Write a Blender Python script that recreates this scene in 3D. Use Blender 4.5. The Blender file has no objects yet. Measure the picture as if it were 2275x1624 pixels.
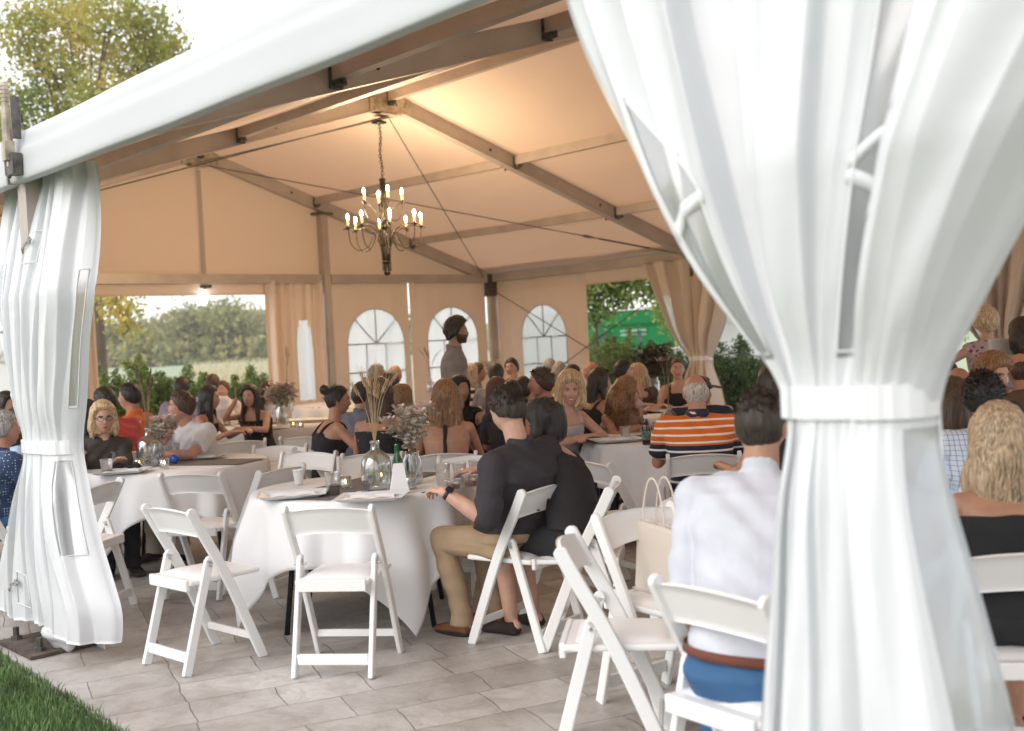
import bpy, bmesh, math, random
import numpy as np
from mathutils import Vector, Matrix
random.seed(7); RNG=np.random.RandomState(11)
sc=bpy.context.scene
# ---------------------------------------------------------------- camera
F_PX=2454.0; CAMH=1.53; PITCH=-0.0227; ROLL=-0.0518
fwd=np.array([0,math.cos(PITCH),math.sin(PITCH)]); r0=np.array([1.,0,0]); u0=np.cross(r0,fwd)
rgt=math.cos(ROLL)*r0+math.sin(ROLL)*u0; upv=-math.sin(ROLL)*r0+math.cos(ROLL)*u0
CAM=np.array([0,0,CAMH])
cd=bpy.data.cameras.new('camera'); co=bpy.data.objects.new('camera',cd); sc.collection.objects.link(co)
M=Matrix(((rgt[0],upv[0],-fwd[0],0),(rgt[1],upv[1],-fwd[1],0),(rgt[2],upv[2],-fwd[2],CAMH),(0,0,0,1)))
co.matrix_world=M; cd.sensor_width=36; cd.lens=36*F_PX/2275; cd.clip_end=3000; cd.clip_start=.05
cd.dof.use_dof=True; cd.dof.focus_distance=6.4; cd.dof.aperture_fstop=2.2
sc.camera=co
# ---------------------------------------------------------------- world, sun, exposure
SUN_EL=math.radians(38); SUN_AZ=math.radians(-128)      # direction the light comes from (x=sin az, y=cos az)
w=bpy.data.worlds.new('World'); sc.world=w; w.use_nodes=True
nt=w.node_tree; nt.nodes.clear()
sky=nt.nodes.new('ShaderNodeTexSky'); sky.sky_type='NISHITA'; sky.sun_disc=False
sky.sun_elevation=SUN_EL; sky.sun_rotation=SUN_AZ; sky.air_density=1.0; sky.dust_density=1.2; sky.ozone_density=1.0
bg=nt.nodes.new('ShaderNodeBackground'); bg.inputs[1].default_value=0.115
ow=nt.nodes.new('ShaderNodeOutputWorld'); veil=nt.nodes.new('ShaderNodeMixRGB'); veil.blend_type='MIX'; veil.inputs[0].default_value=.72; veil.inputs[2].default_value=(5.7,5.45,5.35,1)   # thin bright cloud over the whole sky
nt.links.new(sky.outputs[0],veil.inputs[1]); nt.links.new(veil.outputs[0],bg.inputs[0]); nt.links.new(bg.outputs[0],ow.inputs[0])
sd=bpy.data.lights.new('sun','SUN'); sd.energy=.6; sd.angle=math.radians(50); sd.color=(1,.95,.9)
so=bpy.data.objects.new('sun',sd); sc.collection.objects.link(so)
sv=Vector((math.sin(SUN_AZ)*math.cos(SUN_EL),math.cos(SUN_AZ)*math.cos(SUN_EL),math.sin(SUN_EL)))
so.rotation_euler=sv.to_track_quat('Z','Y').to_euler(); so.location=(0,0,30)
sc.view_settings.view_transform='Standard'; sc.view_settings.look='None'; sc.view_settings.gamma=1
sc.view_settings.exposure=1.52
sc.render.engine='CYCLES'
sc.cycles.max_bounces=8; sc.cycles.transparent_max_bounces=12
# ---------------------------------------------------------------- placing helpers
def at(x,y,Z): return CAM+Z*(fwd+rgt*(x-1137.5)/F_PX-upv*(y-812)/F_PX)
def gnd(x,y,z=0.):
    d=fwd+rgt*(x-1137.5)/F_PX-upv*(y-812)/F_PX
    return CAM+d*((z-CAMH)/d[2])
TA=-0.8262; TU=np.array([math.cos(TA),math.sin(TA),0]); TV=np.array([-math.sin(TA),math.cos(TA),0])
TC=np.array([-.3172,21.5512,0]); TW=12.1036; FR=[0,4.9972,9.8464,14.72,19.6,24.5]; HE=2.779; HA=4.5433
def tp(u,s,z): return TC+TU*u-TV*TW*s+np.array([0,0,z])   # tent coordinates: along ridge, 0 far eave..1 near eave, height
# ---------------------------------------------------------------- mesh helpers
COL=sc.collection
class MB:
    def __init__(s): s.v=[]; s.f=[]; s.uv=None
    def add(s,v,f):
        n=len(s.v); s.v.extend([tuple(map(float,p)) for p in v]); s.f.extend([tuple(i+n for i in q) for q in f]); return s
    def build(s,name,mat,parent=None,smooth=False,loc=None):
        me=bpy.data.meshes.new(name); me.from_pydata(s.v,[],s.f); me.update()
        return link(name,me,mat,parent,smooth,loc)
def link(name,me,mat,parent=None,smooth=False,loc=None):
    if mat is not None:
        me.materials.clear()
        for m_ in (mat if isinstance(mat,(list,tuple)) else [mat]): me.materials.append(m_)
    if smooth: me.polygons.foreach_set('use_smooth',[True]*len(me.polygons))
    o=bpy.data.objects.new(name,me); COL.objects.link(o)
    if parent is not None:
        o.parent=parent
    if loc is not None: o.location=loc
    return o
def tag(o,label=None,cat=None,group=None,kind=None):
    if label: o['label']=label
    if cat: o['category']=cat
    if group: o['group']=group
    if kind: o['kind']=kind
    return o
def empty(name,loc=(0,0,0),rz=0,label=None,cat=None,group=None):
    o=bpy.data.objects.new(name,None); COL.objects.link(o); o.location=tuple(loc); o.rotation_euler=(0,0,rz); o.empty_display_size=.1
    return tag(o,label,cat,group)
def copy_tree(o,parent=None):
    c=o.copy(); COL.objects.link(c); c.parent=parent
    for ch in list(o.children): copy_tree(ch,c)
    return c
def N(a): a=np.asarray(a,float); return a/(np.linalg.norm(a)+1e-12)
def frame(d):
    d=N(d); h=np.array([0,0,1.]) if abs(d[2])<.9 else np.array([0,1.,0]); a=N(np.cross(h,d)); b=np.cross(d,a); return a,b
def box(c,sx,sy,sz,R=None):
    v=np.array([[x,y,z] for x in(-.5,.5) for y in(-.5,.5) for z in(-.5,.5)])*[sx,sy,sz]
    if R is not None: v=v@np.array(R).T
    return v+np.array(c),[(0,1,3,2),(4,6,7,5),(0,4,5,1),(2,3,7,6),(0,2,6,4),(1,5,7,3)]
def beam(a,b,w,h,up=(0,0,1)):   # rectangular bar a->b, w sideways, h along up
    a=np.array(a,float); b=np.array(b,float); d=N(b-a); s=N(np.cross(d,up)); t=np.cross(s,d)
    v=[]
    for p in(a,b):
        for x,y in((-1,-1),(1,-1),(1,1),(-1,1)): v.append(p+s*x*w/2+t*y*h/2)
    return v,[(0,1,2,3),(7,6,5,4),(0,4,5,1),(1,5,6,2),(2,6,7,3),(3,7,4,0)]
def tube(pts,r,n=8,cap=True,ell=1.0):
    pts=[np.array(p,float) for p in pts]; m=len(pts); rr=r if hasattr(r,'__len__') else [r]*m
    v=[];f=[]; a=None
    for i,p in enumerate(pts):
        d=N(pts[min(i+1,m-1)]-pts[max(i-1,0)])
        if a is None: a,b=frame(d)
        else: a=N(a-d*np.dot(a,d)); b=np.cross(d,a)
        for k in range(n):
            t=2*math.pi*k/n; v.append(p+(a*math.cos(t)+b*math.sin(t)*ell)*rr[i])
    for i in range(m-1):
        for k in range(n):
            k2=(k+1)%n; f.append((i*n+k,i*n+k2,(i+1)*n+k2,(i+1)*n+k))
    if cap: f.append(tuple(range(n-1,-1,-1))); f.append(tuple((m-1)*n+k for k in range(n)))
    return v,f
def lathe(prof,n=24,c=(0,0,0)):
    v=[];f=[];c=np.array(c,float)
    for r,z in prof:
        for k in range(n):
            t=2*math.pi*k/n; v.append(c+[r*math.cos(t),r*math.sin(t),z])
    for i in range(len(prof)-1):
        for k in range(n):
            k2=(k+1)%n; f.append((i*n+k,i*n+k2,(i+1)*n+k2,(i+1)*n+k))
    if prof[0][0]>1e-4: f.append(tuple(range(n-1,-1,-1)))
    if prof[-1][0]>1e-4: f.append(tuple((len(prof)-1)*n+k for k in range(n)))
    return v,f
def ellipsoid(c,r,n=16,m=10,R=None):
    v=[];f=[]
    P=[]
    for i in range(m+1):
        ph=math.pi*i/m
        for k in range(n):
            t=2*math.pi*k/n; P.append([math.sin(ph)*math.cos(t)*r[0],math.sin(ph)*math.sin(t)*r[1],math.cos(ph)*r[2]])
    P=np.array(P)
    if R is not None: P=P@np.array(R).T
    P=P+np.array(c)
    for i in range(m):
        for k in range(n):
            k2=(k+1)%n; f.append((i*n+k,(i+1)*n+k,(i+1)*n+k2,i*n+k2))
    return P,f
def grid(fn,nu,nv,closed=False):
    v=[];f=[]
    for i in range(nu+1):
        for j in range(nv+1): v.append(fn(i/nu,j/nv))
    for i in range(nu):
        for j in range(nv): a=i*(nv+1)+j; f.append((a,a+1,a+nv+2,a+nv+1))
    return v,f
def shell(v,f,nu,nv,th):
    """give an open (nu x nv) grid real thickness"""
    P=np.array(v).reshape(nu+1,nv+1,3)
    du=np.gradient(P,axis=0); dv=np.gradient(P,axis=1); n=np.cross(du,dv); n/=np.linalg.norm(n,axis=2,keepdims=True)+1e-9
    Q=P+n*th; m=(nu+1)*(nv+1)
    V=np.concatenate([P.reshape(-1,3),Q.reshape(-1,3)]); F=[tuple(reversed(q)) for q in f]+[tuple(i+m for i in q) for q in f]
    idx=lambda i,j:i*(nv+1)+j
    for i in range(nu):
        for j in(0,nv):
            a,b=idx(i,j),idx(i+1,j); F.append((a,b,b+m,a+m) if j==0 else (b,a,a+m,b+m))
    for j in range(nv):
        for i in(0,nu):
            a,b=idx(i,j),idx(i,j+1); F.append((b,a,a+m,b+m) if i==0 else (a,b,b+m,a+m))
    return V,F
def merge_by(name,mbs): pass
def bevel(o,w=.004,seg=1):
    m=o.modifiers.new('b','BEVEL'); m.width=w; m.segments=seg; m.limit_method='ANGLE'; return o
# ---------------------------------------------------------------- materials
def lin(c): return tuple(x/12.92 if x<=.04045 else ((x+.055)/1.055)**2.4 for x in c)
def rgb(r,g,b): return lin((r/255,g/255,b/255))+(1,)
MATS={}
def mat(name,col,rough=.6,metal=0,bump=None,var=None,trans=0,emit=None,spec=None,coord='Object',sheen=0,sss=0,coat=0):
    """bump=(scale,strength,detail) ; var=(scale,amount,stretch) light/dark variation of the real colour"""
    if name in MATS: return MATS[name]
    m=bpy.data.materials.new(name); m.use_nodes=True; nt=m.node_tree; b=nt.nodes['Principled BSDF']; L=nt.links.new
    c=tuple(col)+((1,) if len(col)==3 else ())
    b.inputs['Base Color'].default_value=c; b.inputs['Roughness'].default_value=rough; b.inputs['Metallic'].default_value=metal
    if spec is not None: b.inputs['Specular IOR Level'].default_value=spec
    if trans: b.inputs['Transmission Weight'].default_value=trans
    if sheen: b.inputs['Sheen Weight'].default_value=sheen
    if sss: b.inputs['Subsurface Weight'].default_value=sss; b.inputs['Subsurface Radius'].default_value=(.8,.3,.15); b.inputs['Subsurface Scale'].default_value=.01
    if coat: b.inputs['Coat Weight'].default_value=coat
    if emit: b.inputs['Emission Color'].default_value=tuple(emit[0])[:3]+(1,); b.inputs['Emission Strength'].default_value=emit[1]
    tc=nt.nodes.new('ShaderNodeTexCoord')
    if var:
        sc_,am=var[0],var[1]; st=var[2] if len(var)>2 else (1,1,1)
        mp=nt.nodes.new('ShaderNodeMapping'); mp.inputs['Scale'].default_value=st; L(tc.outputs[coord],mp.inputs[0])
        n=nt.nodes.new('ShaderNodeTexNoise'); n.inputs['Scale'].default_value=sc_; n.inputs['Detail'].default_value=5; L(mp.outputs[0],n.inputs[0])
        r=nt.nodes.new('ShaderNodeValToRGB'); r.color_ramp.elements[0].position=.3; r.color_ramp.elements[1].position=.7
        r.color_ramp.elements[0].color=tuple(x*(1-am) for x in c[:3])+(1,); r.color_ramp.elements[1].color=tuple(min(1,x*(1+am)) for x in c[:3])+(1,)
        L(n.outputs[0],r.inputs[0]); L(r.outputs[0],b.inputs['Base Color'])
    if bump:
        n=nt.nodes.new('ShaderNodeTexNoise'); n.inputs['Scale'].default_value=bump[0]; n.inputs['Detail'].default_value=bump[2] if len(bump)>2 else 4
        mp=nt.nodes.new('ShaderNodeMapping'); mp.inputs['Scale'].default_value=bump[3] if len(bump)>3 else (1,1,1)
        L(tc.outputs[coord],mp.inputs[0]); L(mp.outputs[0],n.inputs[0])
        bp=nt.nodes.new('ShaderNodeBump'); bp.inputs['Strength'].default_value=bump[1]; bp.inputs['Distance'].default_value=bump[4] if len(bump)>4 else .01
        L(n.outputs[0],bp.inputs['Height']); L(bp.outputs[0],b.inputs['Normal'])
    MATS[name]=m; return m
def fabric(name,col,tr=.25,rough=.5,bump=(3,.25,3),dist=.03,tcol=None):
    """PVC / cloth sheet that lets part of the light through"""
    m=mat(name,col,rough,bump=bump+((1,1,1),dist) if len(bump)==3 else bump)
    nt=m.node_tree; b=nt.nodes['Principled BSDF']; out=nt.nodes['Material Output']
    t=nt.nodes.new('ShaderNodeBsdfTranslucent'); t.inputs[0].default_value=(tuple(tcol or col)+(1,))[:4] if len(tcol or col)==3 else (tcol or col)
    mx=nt.nodes.new('ShaderNodeMixShader'); mx.inputs[0].default_value=tr
    nt.links.new(b.outputs[0],mx.inputs[1]); nt.links.new(t.outputs[0],mx.inputs[2]); nt.links.new(mx.outputs[0],out.inputs[0])
    return m
def glassy(name,col=(1,1,1),alpha=.25,rough=.05,white=0.0):
    """thin clear plastic or glass: transparent + a little gloss (+ milky part)"""
    if name in MATS: return MATS[name]
    m=bpy.data.materials.new(name); m.use_nodes=True; nt=m.node_tree; nt.nodes.clear(); L=nt.links.new
    o=nt.nodes.new('ShaderNodeOutputMaterial'); t=nt.nodes.new('ShaderNodeBsdfTransparent'); t.inputs[0].default_value=tuple(col)[:3]+(1,)
    g=nt.nodes.new('ShaderNodeBsdfGlossy'); g.inputs['Roughness'].default_value=rough; g.inputs[0].default_value=(.9,.9,.9,1)
    fr=nt.nodes.new('ShaderNodeLayerWeight'); fr.inputs[0].default_value=.35
    ma=nt.nodes.new('ShaderNodeMath'); ma.operation='MULTIPLY_ADD'; ma.inputs[1].default_value=.7; ma.inputs[2].default_value=alpha*.3
    L(fr.outputs['Facing'],ma.inputs[0]); mx=nt.nodes.new('ShaderNodeMixShader'); L(ma.outputs[0],mx.inputs[0]); L(t.outputs[0],mx.inputs[1]); L(g.outputs[0],mx.inputs[2])
    last=mx
    if white>0:
        d=nt.nodes.new('ShaderNodeBsdfDiffuse'); d.inputs[0].default_value=(.85,.87,.88,1); tl=nt.nodes.new('ShaderNodeBsdfTranslucent'); tl.inputs[0].default_value=(.97,.98,.99,1)
        ad=nt.nodes.new('ShaderNodeMixShader'); ad.inputs[0].default_value=.78; L(d.outputs[0],ad.inputs[1]); L(tl.outputs[0],ad.inputs[2])
        m2=nt.nodes.new('ShaderNodeMixShader'); m2.inputs[0].default_value=white; L(mx.outputs[0],m2.inputs[1]); L(ad.outputs[0],m2.inputs[2]); last=m2
    L(last.outputs[0],o.inputs[0]); MATS[name]=m; return m
# ================================================================ TENT
m_roof=fabric('roof_vinyl',(.77,.66,.57),.32,.55,(1.6,.35,3),.05,(1,.78,.60))
m_wall=fabric('wall_vinyl',(.79,.665,.56),.22,.5,(2.2,.3,3),.04,(.95,.74,.58))
m_out=fabric('outer_vinyl',(.62,.63,.65),.10,.42,(2.5,.22,4),.03)
m_alu=mat('aluminium_frame',(.45,.38,.33),.42,.25,var=(3,.12,(1,1,1)))
m_steel=mat('dark_steel_bracket',(.11,.10,.09),.5,.6,var=(20,.4))
m_galv=mat('galvanised_plate',(.42,.36,.28),.45,.6,var=(14,.35))
m_vin=glassy('clear_vinyl',(.82,.92,.97),.5,.12,.42)
m_winw=glassy('milky_window_vinyl',(.9,.95,.97),.3,.2,.90)
m_strap=fabric('webbing_strap',(.78,.79,.80),.05,.6,(60,.2,2),.003)
m_seam=mat('seam_tape',(.42,.36,.30),.7)
tent=empty('marquee_tent',tp(FR[2],1,0),0,'large white frame marquee with beige lined roof pitched over the paved patio','marquee')
TP=np.array(tent.location)
def tb(name,mb,m,parent=None,smooth=False):
    """build in world coordinates, then parent without moving"""
    mb.v=[tuple(np.array(p)-TP) for p in mb.v]
    return mb.build(name,m,parent or tent,smooth)
def ha(k): return HA+(.127 if k==0 else 0)
T12=[.3461,.6787]
def rz(k,s,dz=0):   # rafter centre height at s
    t=abs(s-.5)*2; return ha(k)+(HE-.03-ha(k))*t+dz+.045*(1-t)
def rpt(k,s,dz=0): return tp(FR[k],s,rz(k,s,dz))
for k in range(5):
    for a,b in((.5,0.),(.5,1.)):
        mb=MB(); mb.add(*beam(rpt(k,a),rpt(k,b),.11,.18)); mb.add(*beam(rpt(k,a,-.093),rpt(k,b,-.093),.125,.012)); mb.add(*beam(rpt(k,a,.093),rpt(k,b,.093),.125,.012))
        for sd_ in(-1,1):
            s=.5+(b-.5)*.30; mb.add(*lathe([(0.001,0),(.022,0),(.022,.002)],10)) if False else None
        r=tb('rafter',mb,m_alu)
        for fr_ in(.27,.62):
            for q in(-1,1):
                hm=MB(); p=rpt(k,.5+(b-.5)*fr_+.0)+TU*q*.057; hm.add(*tube([p,p+TU*q*.003],.02,10)); hm.v=[tuple(np.array(p)-TP) for p in hm.v]; h=hm.build('bolt_hole',mat('hole_dark',(.01,.01,.01),.9),r)
    # apex plate
    mb=MB(); 
    for q in(-1,1):
        v,f=box(rpt(k,.5,-.05)+TU*q*.068,.62,.014,.24,np.array([TV,TU,[0,0,1]]).T); mb.add(v,f)
        for e in(-.22,-.08,.1,.23):
            p=rpt(k,.5,-.05-.1*abs(e))+TV*e+TU*q*.075; mb.add(*tube([p,p+TU*q*.02],.018,8))
    mb.add(*box(rpt(k,.5,-.19),.20,.30,.012,np.array([TU,TV,[0,0,1]]).T))
    tb('apex_plate',mb,m_galv)
PUR=[(0.5,'ridge')]+[(.5-.5*t,'') for t in T12]+[(.5+.5*t,'') for t in T12]
for k in range(4):
    for s,_ in PUR:
        a=tp(FR[k]+.056,s,rz(k,s,.03)); b=tp(FR[k+1]-.056,s,rz(k+1,s,.03)); mb=MB(); mb.add(*beam(a,b,.075,.12)); p=tb('purlin',mb,m_alu)
        for e,sg in((a,1),(b,-1)):
            bm_=MB(); bm_.add(*box(e+TU*sg*.012-np.array([0,0,.03]),.02,.10,.17,np.array([TU,TV,[0,0,1]]).T)); bm_.add(*box(e+TU*sg*.05-np.array([0,0,.085]),.08,.07,.03,np.array([TU,TV,[0,0,1]]).T))
            bm_.add(*tube([e+TU*sg*.11-np.array([0,0,.11]),e+TU*sg*.11-np.array([0,0,.06])],.012,6))
            bm_.v=[tuple(np.array(q)-TP) for q in bm_.v]; bm_.build('bracket',m_steel,p)
    for s in(0,1):
        mb=MB(); mb.add(*beam(tp(FR[k]+.07,s,HE-.02-.07*s),tp(FR[k+1]-.07,s,HE-.02-.07*s),.09,.15)); tb('eave_beam',mb,m_alu)
# legs
def leg(u,s,z1,w=.12,d=.20,plate=True,knee=True,side=0):
    mb=MB(); mb.add(*beam(tp(u,s,.02),tp(u,s,z1),w,d,TV)); mb.add(*beam(tp(u,s,.02)+TU*.063,tp(u,s,z1)+TU*.063,.006,.05,TV))
    l=tb('leg',mb,m_alu)
    if knee:
        k=MB(); k.add(*box(tp(u,s,HE-.16)+TV*side*.03,.16,.24,.42,np.array([TU,TV,[0,0,1]]).T)); k.v=[tuple(np.array(q)-TP) for q in k.v]; k.build('knee_bracket',m_steel,l)
    return l
for k in range(4): leg(FR[k],0,HE-.05,side=-1)
for k in(1,2,3): leg(FR[k],1,HE-.05,side=1,knee=False)
for s in(.315,.667): leg(0,s,rz(0,s,-.11),.16,.12,knee=False); mb=MB(); mb.add(*box(tp(0,s,rz(0,s,-.13)),.2,.34,.04,np.array([TU,TV,[0,0,1]]).T)); tb('post_head_plate',mb,m_steel)
mb=MB(); mb.add(*beam(tp(0,0,HE-.03),tp(0,.315-.008,HE-.03),.10,.15)); tb('gable_beam',mb,m_alu)
mb=MB(); mb.add(*beam(tp(0,.315+.008,HE-.03),tp(0,.667-.008,HE-.03),.10,.15)); tb('gable_beam',mb,m_alu)
mb=MB(); mb.add(*beam(tp(0,.667+.008,HE-.03),tp(0,1,HE-.03),.10,.15)); tb('gable_beam',mb,m_alu)
# roof sheets
rs=np.random.RandomState(3)
for k in range(-0,4):
    for side in(-1,1):
        def fn(a,b,k=k,side=side):
            u=FR[k]+(FR[k+1]-FR[k])*a; b=b*.972; s=.5+side*.5*b*1.012
            z0=ha(k)+(ha(k+1)-ha(k))*a; z=z0+.045*(1-b)+(HE-.03-z0)*b*1.012-.05*max(0,(b-.9)/.1)**2
            sag=.05*math.sin(math.pi*a)*math.sin(math.pi*min(1,b))
            wr=.016*math.sin(b*46+a*9)*math.exp(-((a-.45)/.35)**2)*(.4+.6*b)*math.sin(math.pi*a)
            return tp(u,s,z+.102-sag*.6+wr)
        v,f=grid(fn,24,90); v,f=shell(v,f,24,90,.004 if side>0 else .004); mb=MB(); mb.add(v,f); tb('roof_sheet',mb,m_roof,smooth=True)
# gable triangle above the beam
for s0,s1 in((0.0,.5),(.5,1.0)):
    def fn(a,b):
        s=s0+(s1-s0)*a; z1=rz(0,s,-.0); z0=HE-.02; return tp(-.09,s,z0+(z1-z0)*b)+TU*(.006*math.sin(s*90)+.01*math.sin(s*37+b*2))
    v,f=grid(fn,60,10); v,f=shell(v,f,60,10,.004); mb=MB(); mb.add(v,f); tb('gable_sheet',mb,m_wall,smooth=True)
mb=MB(); mb.add(*beam(tp(-.07,.4975,HE+.05),tp(-.07,.4975,ha(0)-.2),.07,.008,TU)); tb('gable_seam',mb,m_seam)
# fascia (rain valance) along the near eave and far eave
def fascia(k,s):
    sg=1 if s==1 else -1
    prof=[(-.30,2.955),(-.14,2.89),(-.02,2.83),(.08,2.797),(.13,2.775),(.146,2.745),(.152,2.69),(.162,2.66),(.163,2.60),(.166,2.53),(.160,2.512),(.145,2.510),(.10,2.515)]
    n=30
    def fn(a,b):
        i=b*(len(prof)-1); j=min(int(i),len(prof)-2); t=i-j; d=prof[j][0]*(1-t)+prof[j+1][0]*t; z=prof[j][1]*(1-t)+prof[j+1][1]*t
        u=FR[k]+.03+(FR[k+1]-FR[k]-.06)*a; return tp(u,s,z-.012*math.sin(math.pi*a)*(b>.3))-TV*sg*(d+.004*math.sin(a*23+b*3))
    v,f=grid(fn,n,30); mb=MB(); v,f=shell(v,f,n,30,.006); mb.add(v,f); return tb('fascia',mb,m_out,smooth=True)
for k in range(4): fascia(k,1); fascia(k,0)
# tension clamp at the outside of each near leg
for k in(2,):
    c0=tp(FR[k]+.17,1,0)-TV*.215
    mb=MB(); mb.add(*tube([c0+[0,0,2.58],c0+[0,0,2.75]],.012,8)); mb.add(*tube([c0+[0,0,2.70],c0+[0,0,2.90]],.026,10)); mb.add(*tube([c0+[0,0,2.88],c0+[0,0,3.02]],.019,10))
    for i in range(5): mb.add(*tube([c0+[0,0,2.92+i*.02],c0+[0,0,2.928+i*.02]],.023,10))
    mb.add(*box(c0+[0,0,2.66]+TU*.0,.06,.05,.10,np.array([TU,TV,[0,0,1]]).T))
    cl=tb('tension_clamp',mb,m_galv)
    mb=MB(); mb.add(*tube([c0+TU*-.035+[0,0,2.86],c0+TU*-.05+[0,0,2.70],c0+TU*-.04+[0,0,2.54],c0+TU*.0+[0,0,2.525]],.010,6)); mb.add(*box(c0+TU*.02+[0,0,2.59]+TV*.02,.09,.05,.11,np.array([TU,TV,[0,0,1]]).T)); mb.add(*box(c0+TU*.055+TV*.03+[0,0,2.83],.018,.04,.22,np.array([TU,TV,[0,0,1]]).T))
    mb.v=[tuple(np.array(q)-TP) for q in mb.v]; mb.build('clamp_hook',m_steel,cl)
# bracing cables
def cable(a,b,turn=None):
    mb=MB(); mb.add(*tube([a,b],.0085,6))
    if turn:
        d=N(b-a); p=a+(b-a)*turn; mb.add(*tube([p-d*.12,p-d*.06,p,p+d*.1],[.009,.022,.022,.009],8)); mb.add(*tube([p+d*.16,p+d*1.0],.016,6))
    tb('bracing_cable',mb,m_steel)
cable(rpt(1,.5,-.2),tp(FR[0]+.05,.02,HE-.0)); cable(rpt(0,.5,-.16),tp(FR[1]-.05,.02,HE-.02),.80)
cable(rpt(1,.5,-.2),tp(FR[0]+.05,.98,HE)); cable(rpt(0,.5,-.14),rpt(1,.5,-.22))
cable(tp(FR[0]+.07,.004,HE-.25),tp(FR[1]-.07,.004,.15)); cable(tp(FR[1]-.07,.004,HE-.25),tp(FR[0]+.07,.004,.15))
cable(rpt(1,.62,-.1),rpt(2,.98,-.1)) if False else None
# ---- flat side wall panels with arched windows
def arch_panel(o,du,width,nrm,wx,label=None,z1=2.70,wr=.62,zs=1.60,zb=.72):
    """o: ground start point, du: unit dir along wall, wx: window centre along panel"""
    pn=MB(); P=lambda x,z,off=0: o+du*x+np.array([0,0,z])+nrm*(off+.012*math.sin(x*5)+.006*math.sin(x*17+1)+.008*math.sin(z*3+x*2))
    # outline sampling of the arch
    n=24; arc=[(wx-wr,zb)]+[(wx-wr*math.cos(math.pi*i/n),zs+wr*math.sin(math.pi*i/n)) for i in range(n+1)]+[(wx+wr,zb)]
    cols=sorted(set([0,width]+[a[0] for a in arc]+list(np.linspace(0,width,14))))
    def top(x):
        if abs(x-wx)>=wr-1e-6: return None
        return zs+math.sqrt(max(0,wr*wr-(x-wx)**2))
    for x0,x1 in zip(cols[:-1],cols[1:]):
        if x1-x0<1e-5: continue
        xm=(x0+x1)/2
        segs=[]
        if abs(xm-wx)<wr:
            t0=top(x0) or zs; t1=top(x1) or zs
            segs=[((0,0),(zb,zb)),((t0,t1),(z1,z1))]
        else: segs=[((0,0),(zb,zb)),((zb,zb),(zs,zs)),((zs,zs),(z1,z1))]
        for (a0,a1),(b0,b1) in segs:
            for off in(0,.004):
                q=[P(x0,a0,off),P(x1,a1,off),P(x1,b1,off),P(x0,b0,off)]; pn.add(q,[(0,1,2,3)] if off else [(3,2,1,0)])
    p=tb('sidewall_panel',pn,m_wall,smooth=False)
    g=MB()
    for x0,x1 in zip(cols[:-1],cols[1:]):
        if abs((x0+x1)/2-wx)<wr:
            t0=top(x0) or zs; t1=top(x1) or zs
            g.add([P(x0,zb,.002),P(x1,zb,.002),P(x1,t1,.002),P(x0,t0,.002)],[(0,1,2,3)])
    g.v=[tuple(np.array(q)-TP) for q in g.v]; wd=g.build('window',m_winw,p)
    b=MB(); ln=lambda A,B,w=.022:b.add(*beam(P(A[0],A[1],-.008),P(B[0],B[1],-.008),w,.004,nrm) if False else tube([P(A[0],A[1],-.006),P((A[0]+B[0])/2,(A[1]+B[1])/2,-.006),P(B[0],B[1],-.006)],w/2,6))
    for a,c in zip(arc[:-1],arc[1:]): ln(a,c,.02)
    ln((wx-wr,zs),(wx+wr,zs)); ln((wx,zs),(wx,zs+wr))
    for an in(45,135): ln((wx,zs),(wx+wr*math.cos(math.radians(an)),zs+wr*math.sin(math.radians(an))))
    for zz in(zs-.50,zs-1.0 if zs-1.0>zb else zb): ln((wx-wr,zz),(wx+wr,zz))
    for xx in(wx-wr/3,wx+wr/3): ln((xx,zb),(xx,zs))
    b.v=[tuple(np.array(q)-TP) for q in b.v]; b.build('window_bars',mat('window_bar',(.16,.15,.13),.6),wd)
    return p
arch_panel(tp(-.06,.012,0),-TV,.152*TW,TU,.083*TW-.012*TW)
arch_panel(tp(-.06,.1672,0),-TV,.145*TW,TU,(.229-.1672)*TW)
arch_panel(tp(.09,-.006,0),TU,2.30,-TV,1.22,wr=.60,zs=1.57)
arch_panel(tp(-.06,.69,0),-TV,1.8,TU,.9)
# header valances over the openings
def header(a,b,z0,z1,n=20):
    a=np.array(a,float);b=np.array(b,float); d=b-a; nrm=N(np.cross(d,[0,0,1]))
    fn=lambda s,t:a+d*s+np.array([0,0,z0+(z1-z0)*t])+nrm*.01*math.sin(s*30)
    v,f=grid(fn,n,4); v,f=shell(v,f,n,4,.004); mb=MB(); mb.add(v,f); tb('header_valance',mb,m_wall,smooth=True)
header(tp(-.05,.323,0),tp(-.05,.66,0),2.49,2.72); header(tp(2.40,-.005,0),tp(4.9,-.005,0),2.45,2.72)
header(tp(5.1,-.005,0),tp(FR[2]-.1,-.005,0),2.45,2.72); header(tp(FR[2]+.1,-.005,0),tp(FR[3]-.1,-.005,0),2.45,2.72)
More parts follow.
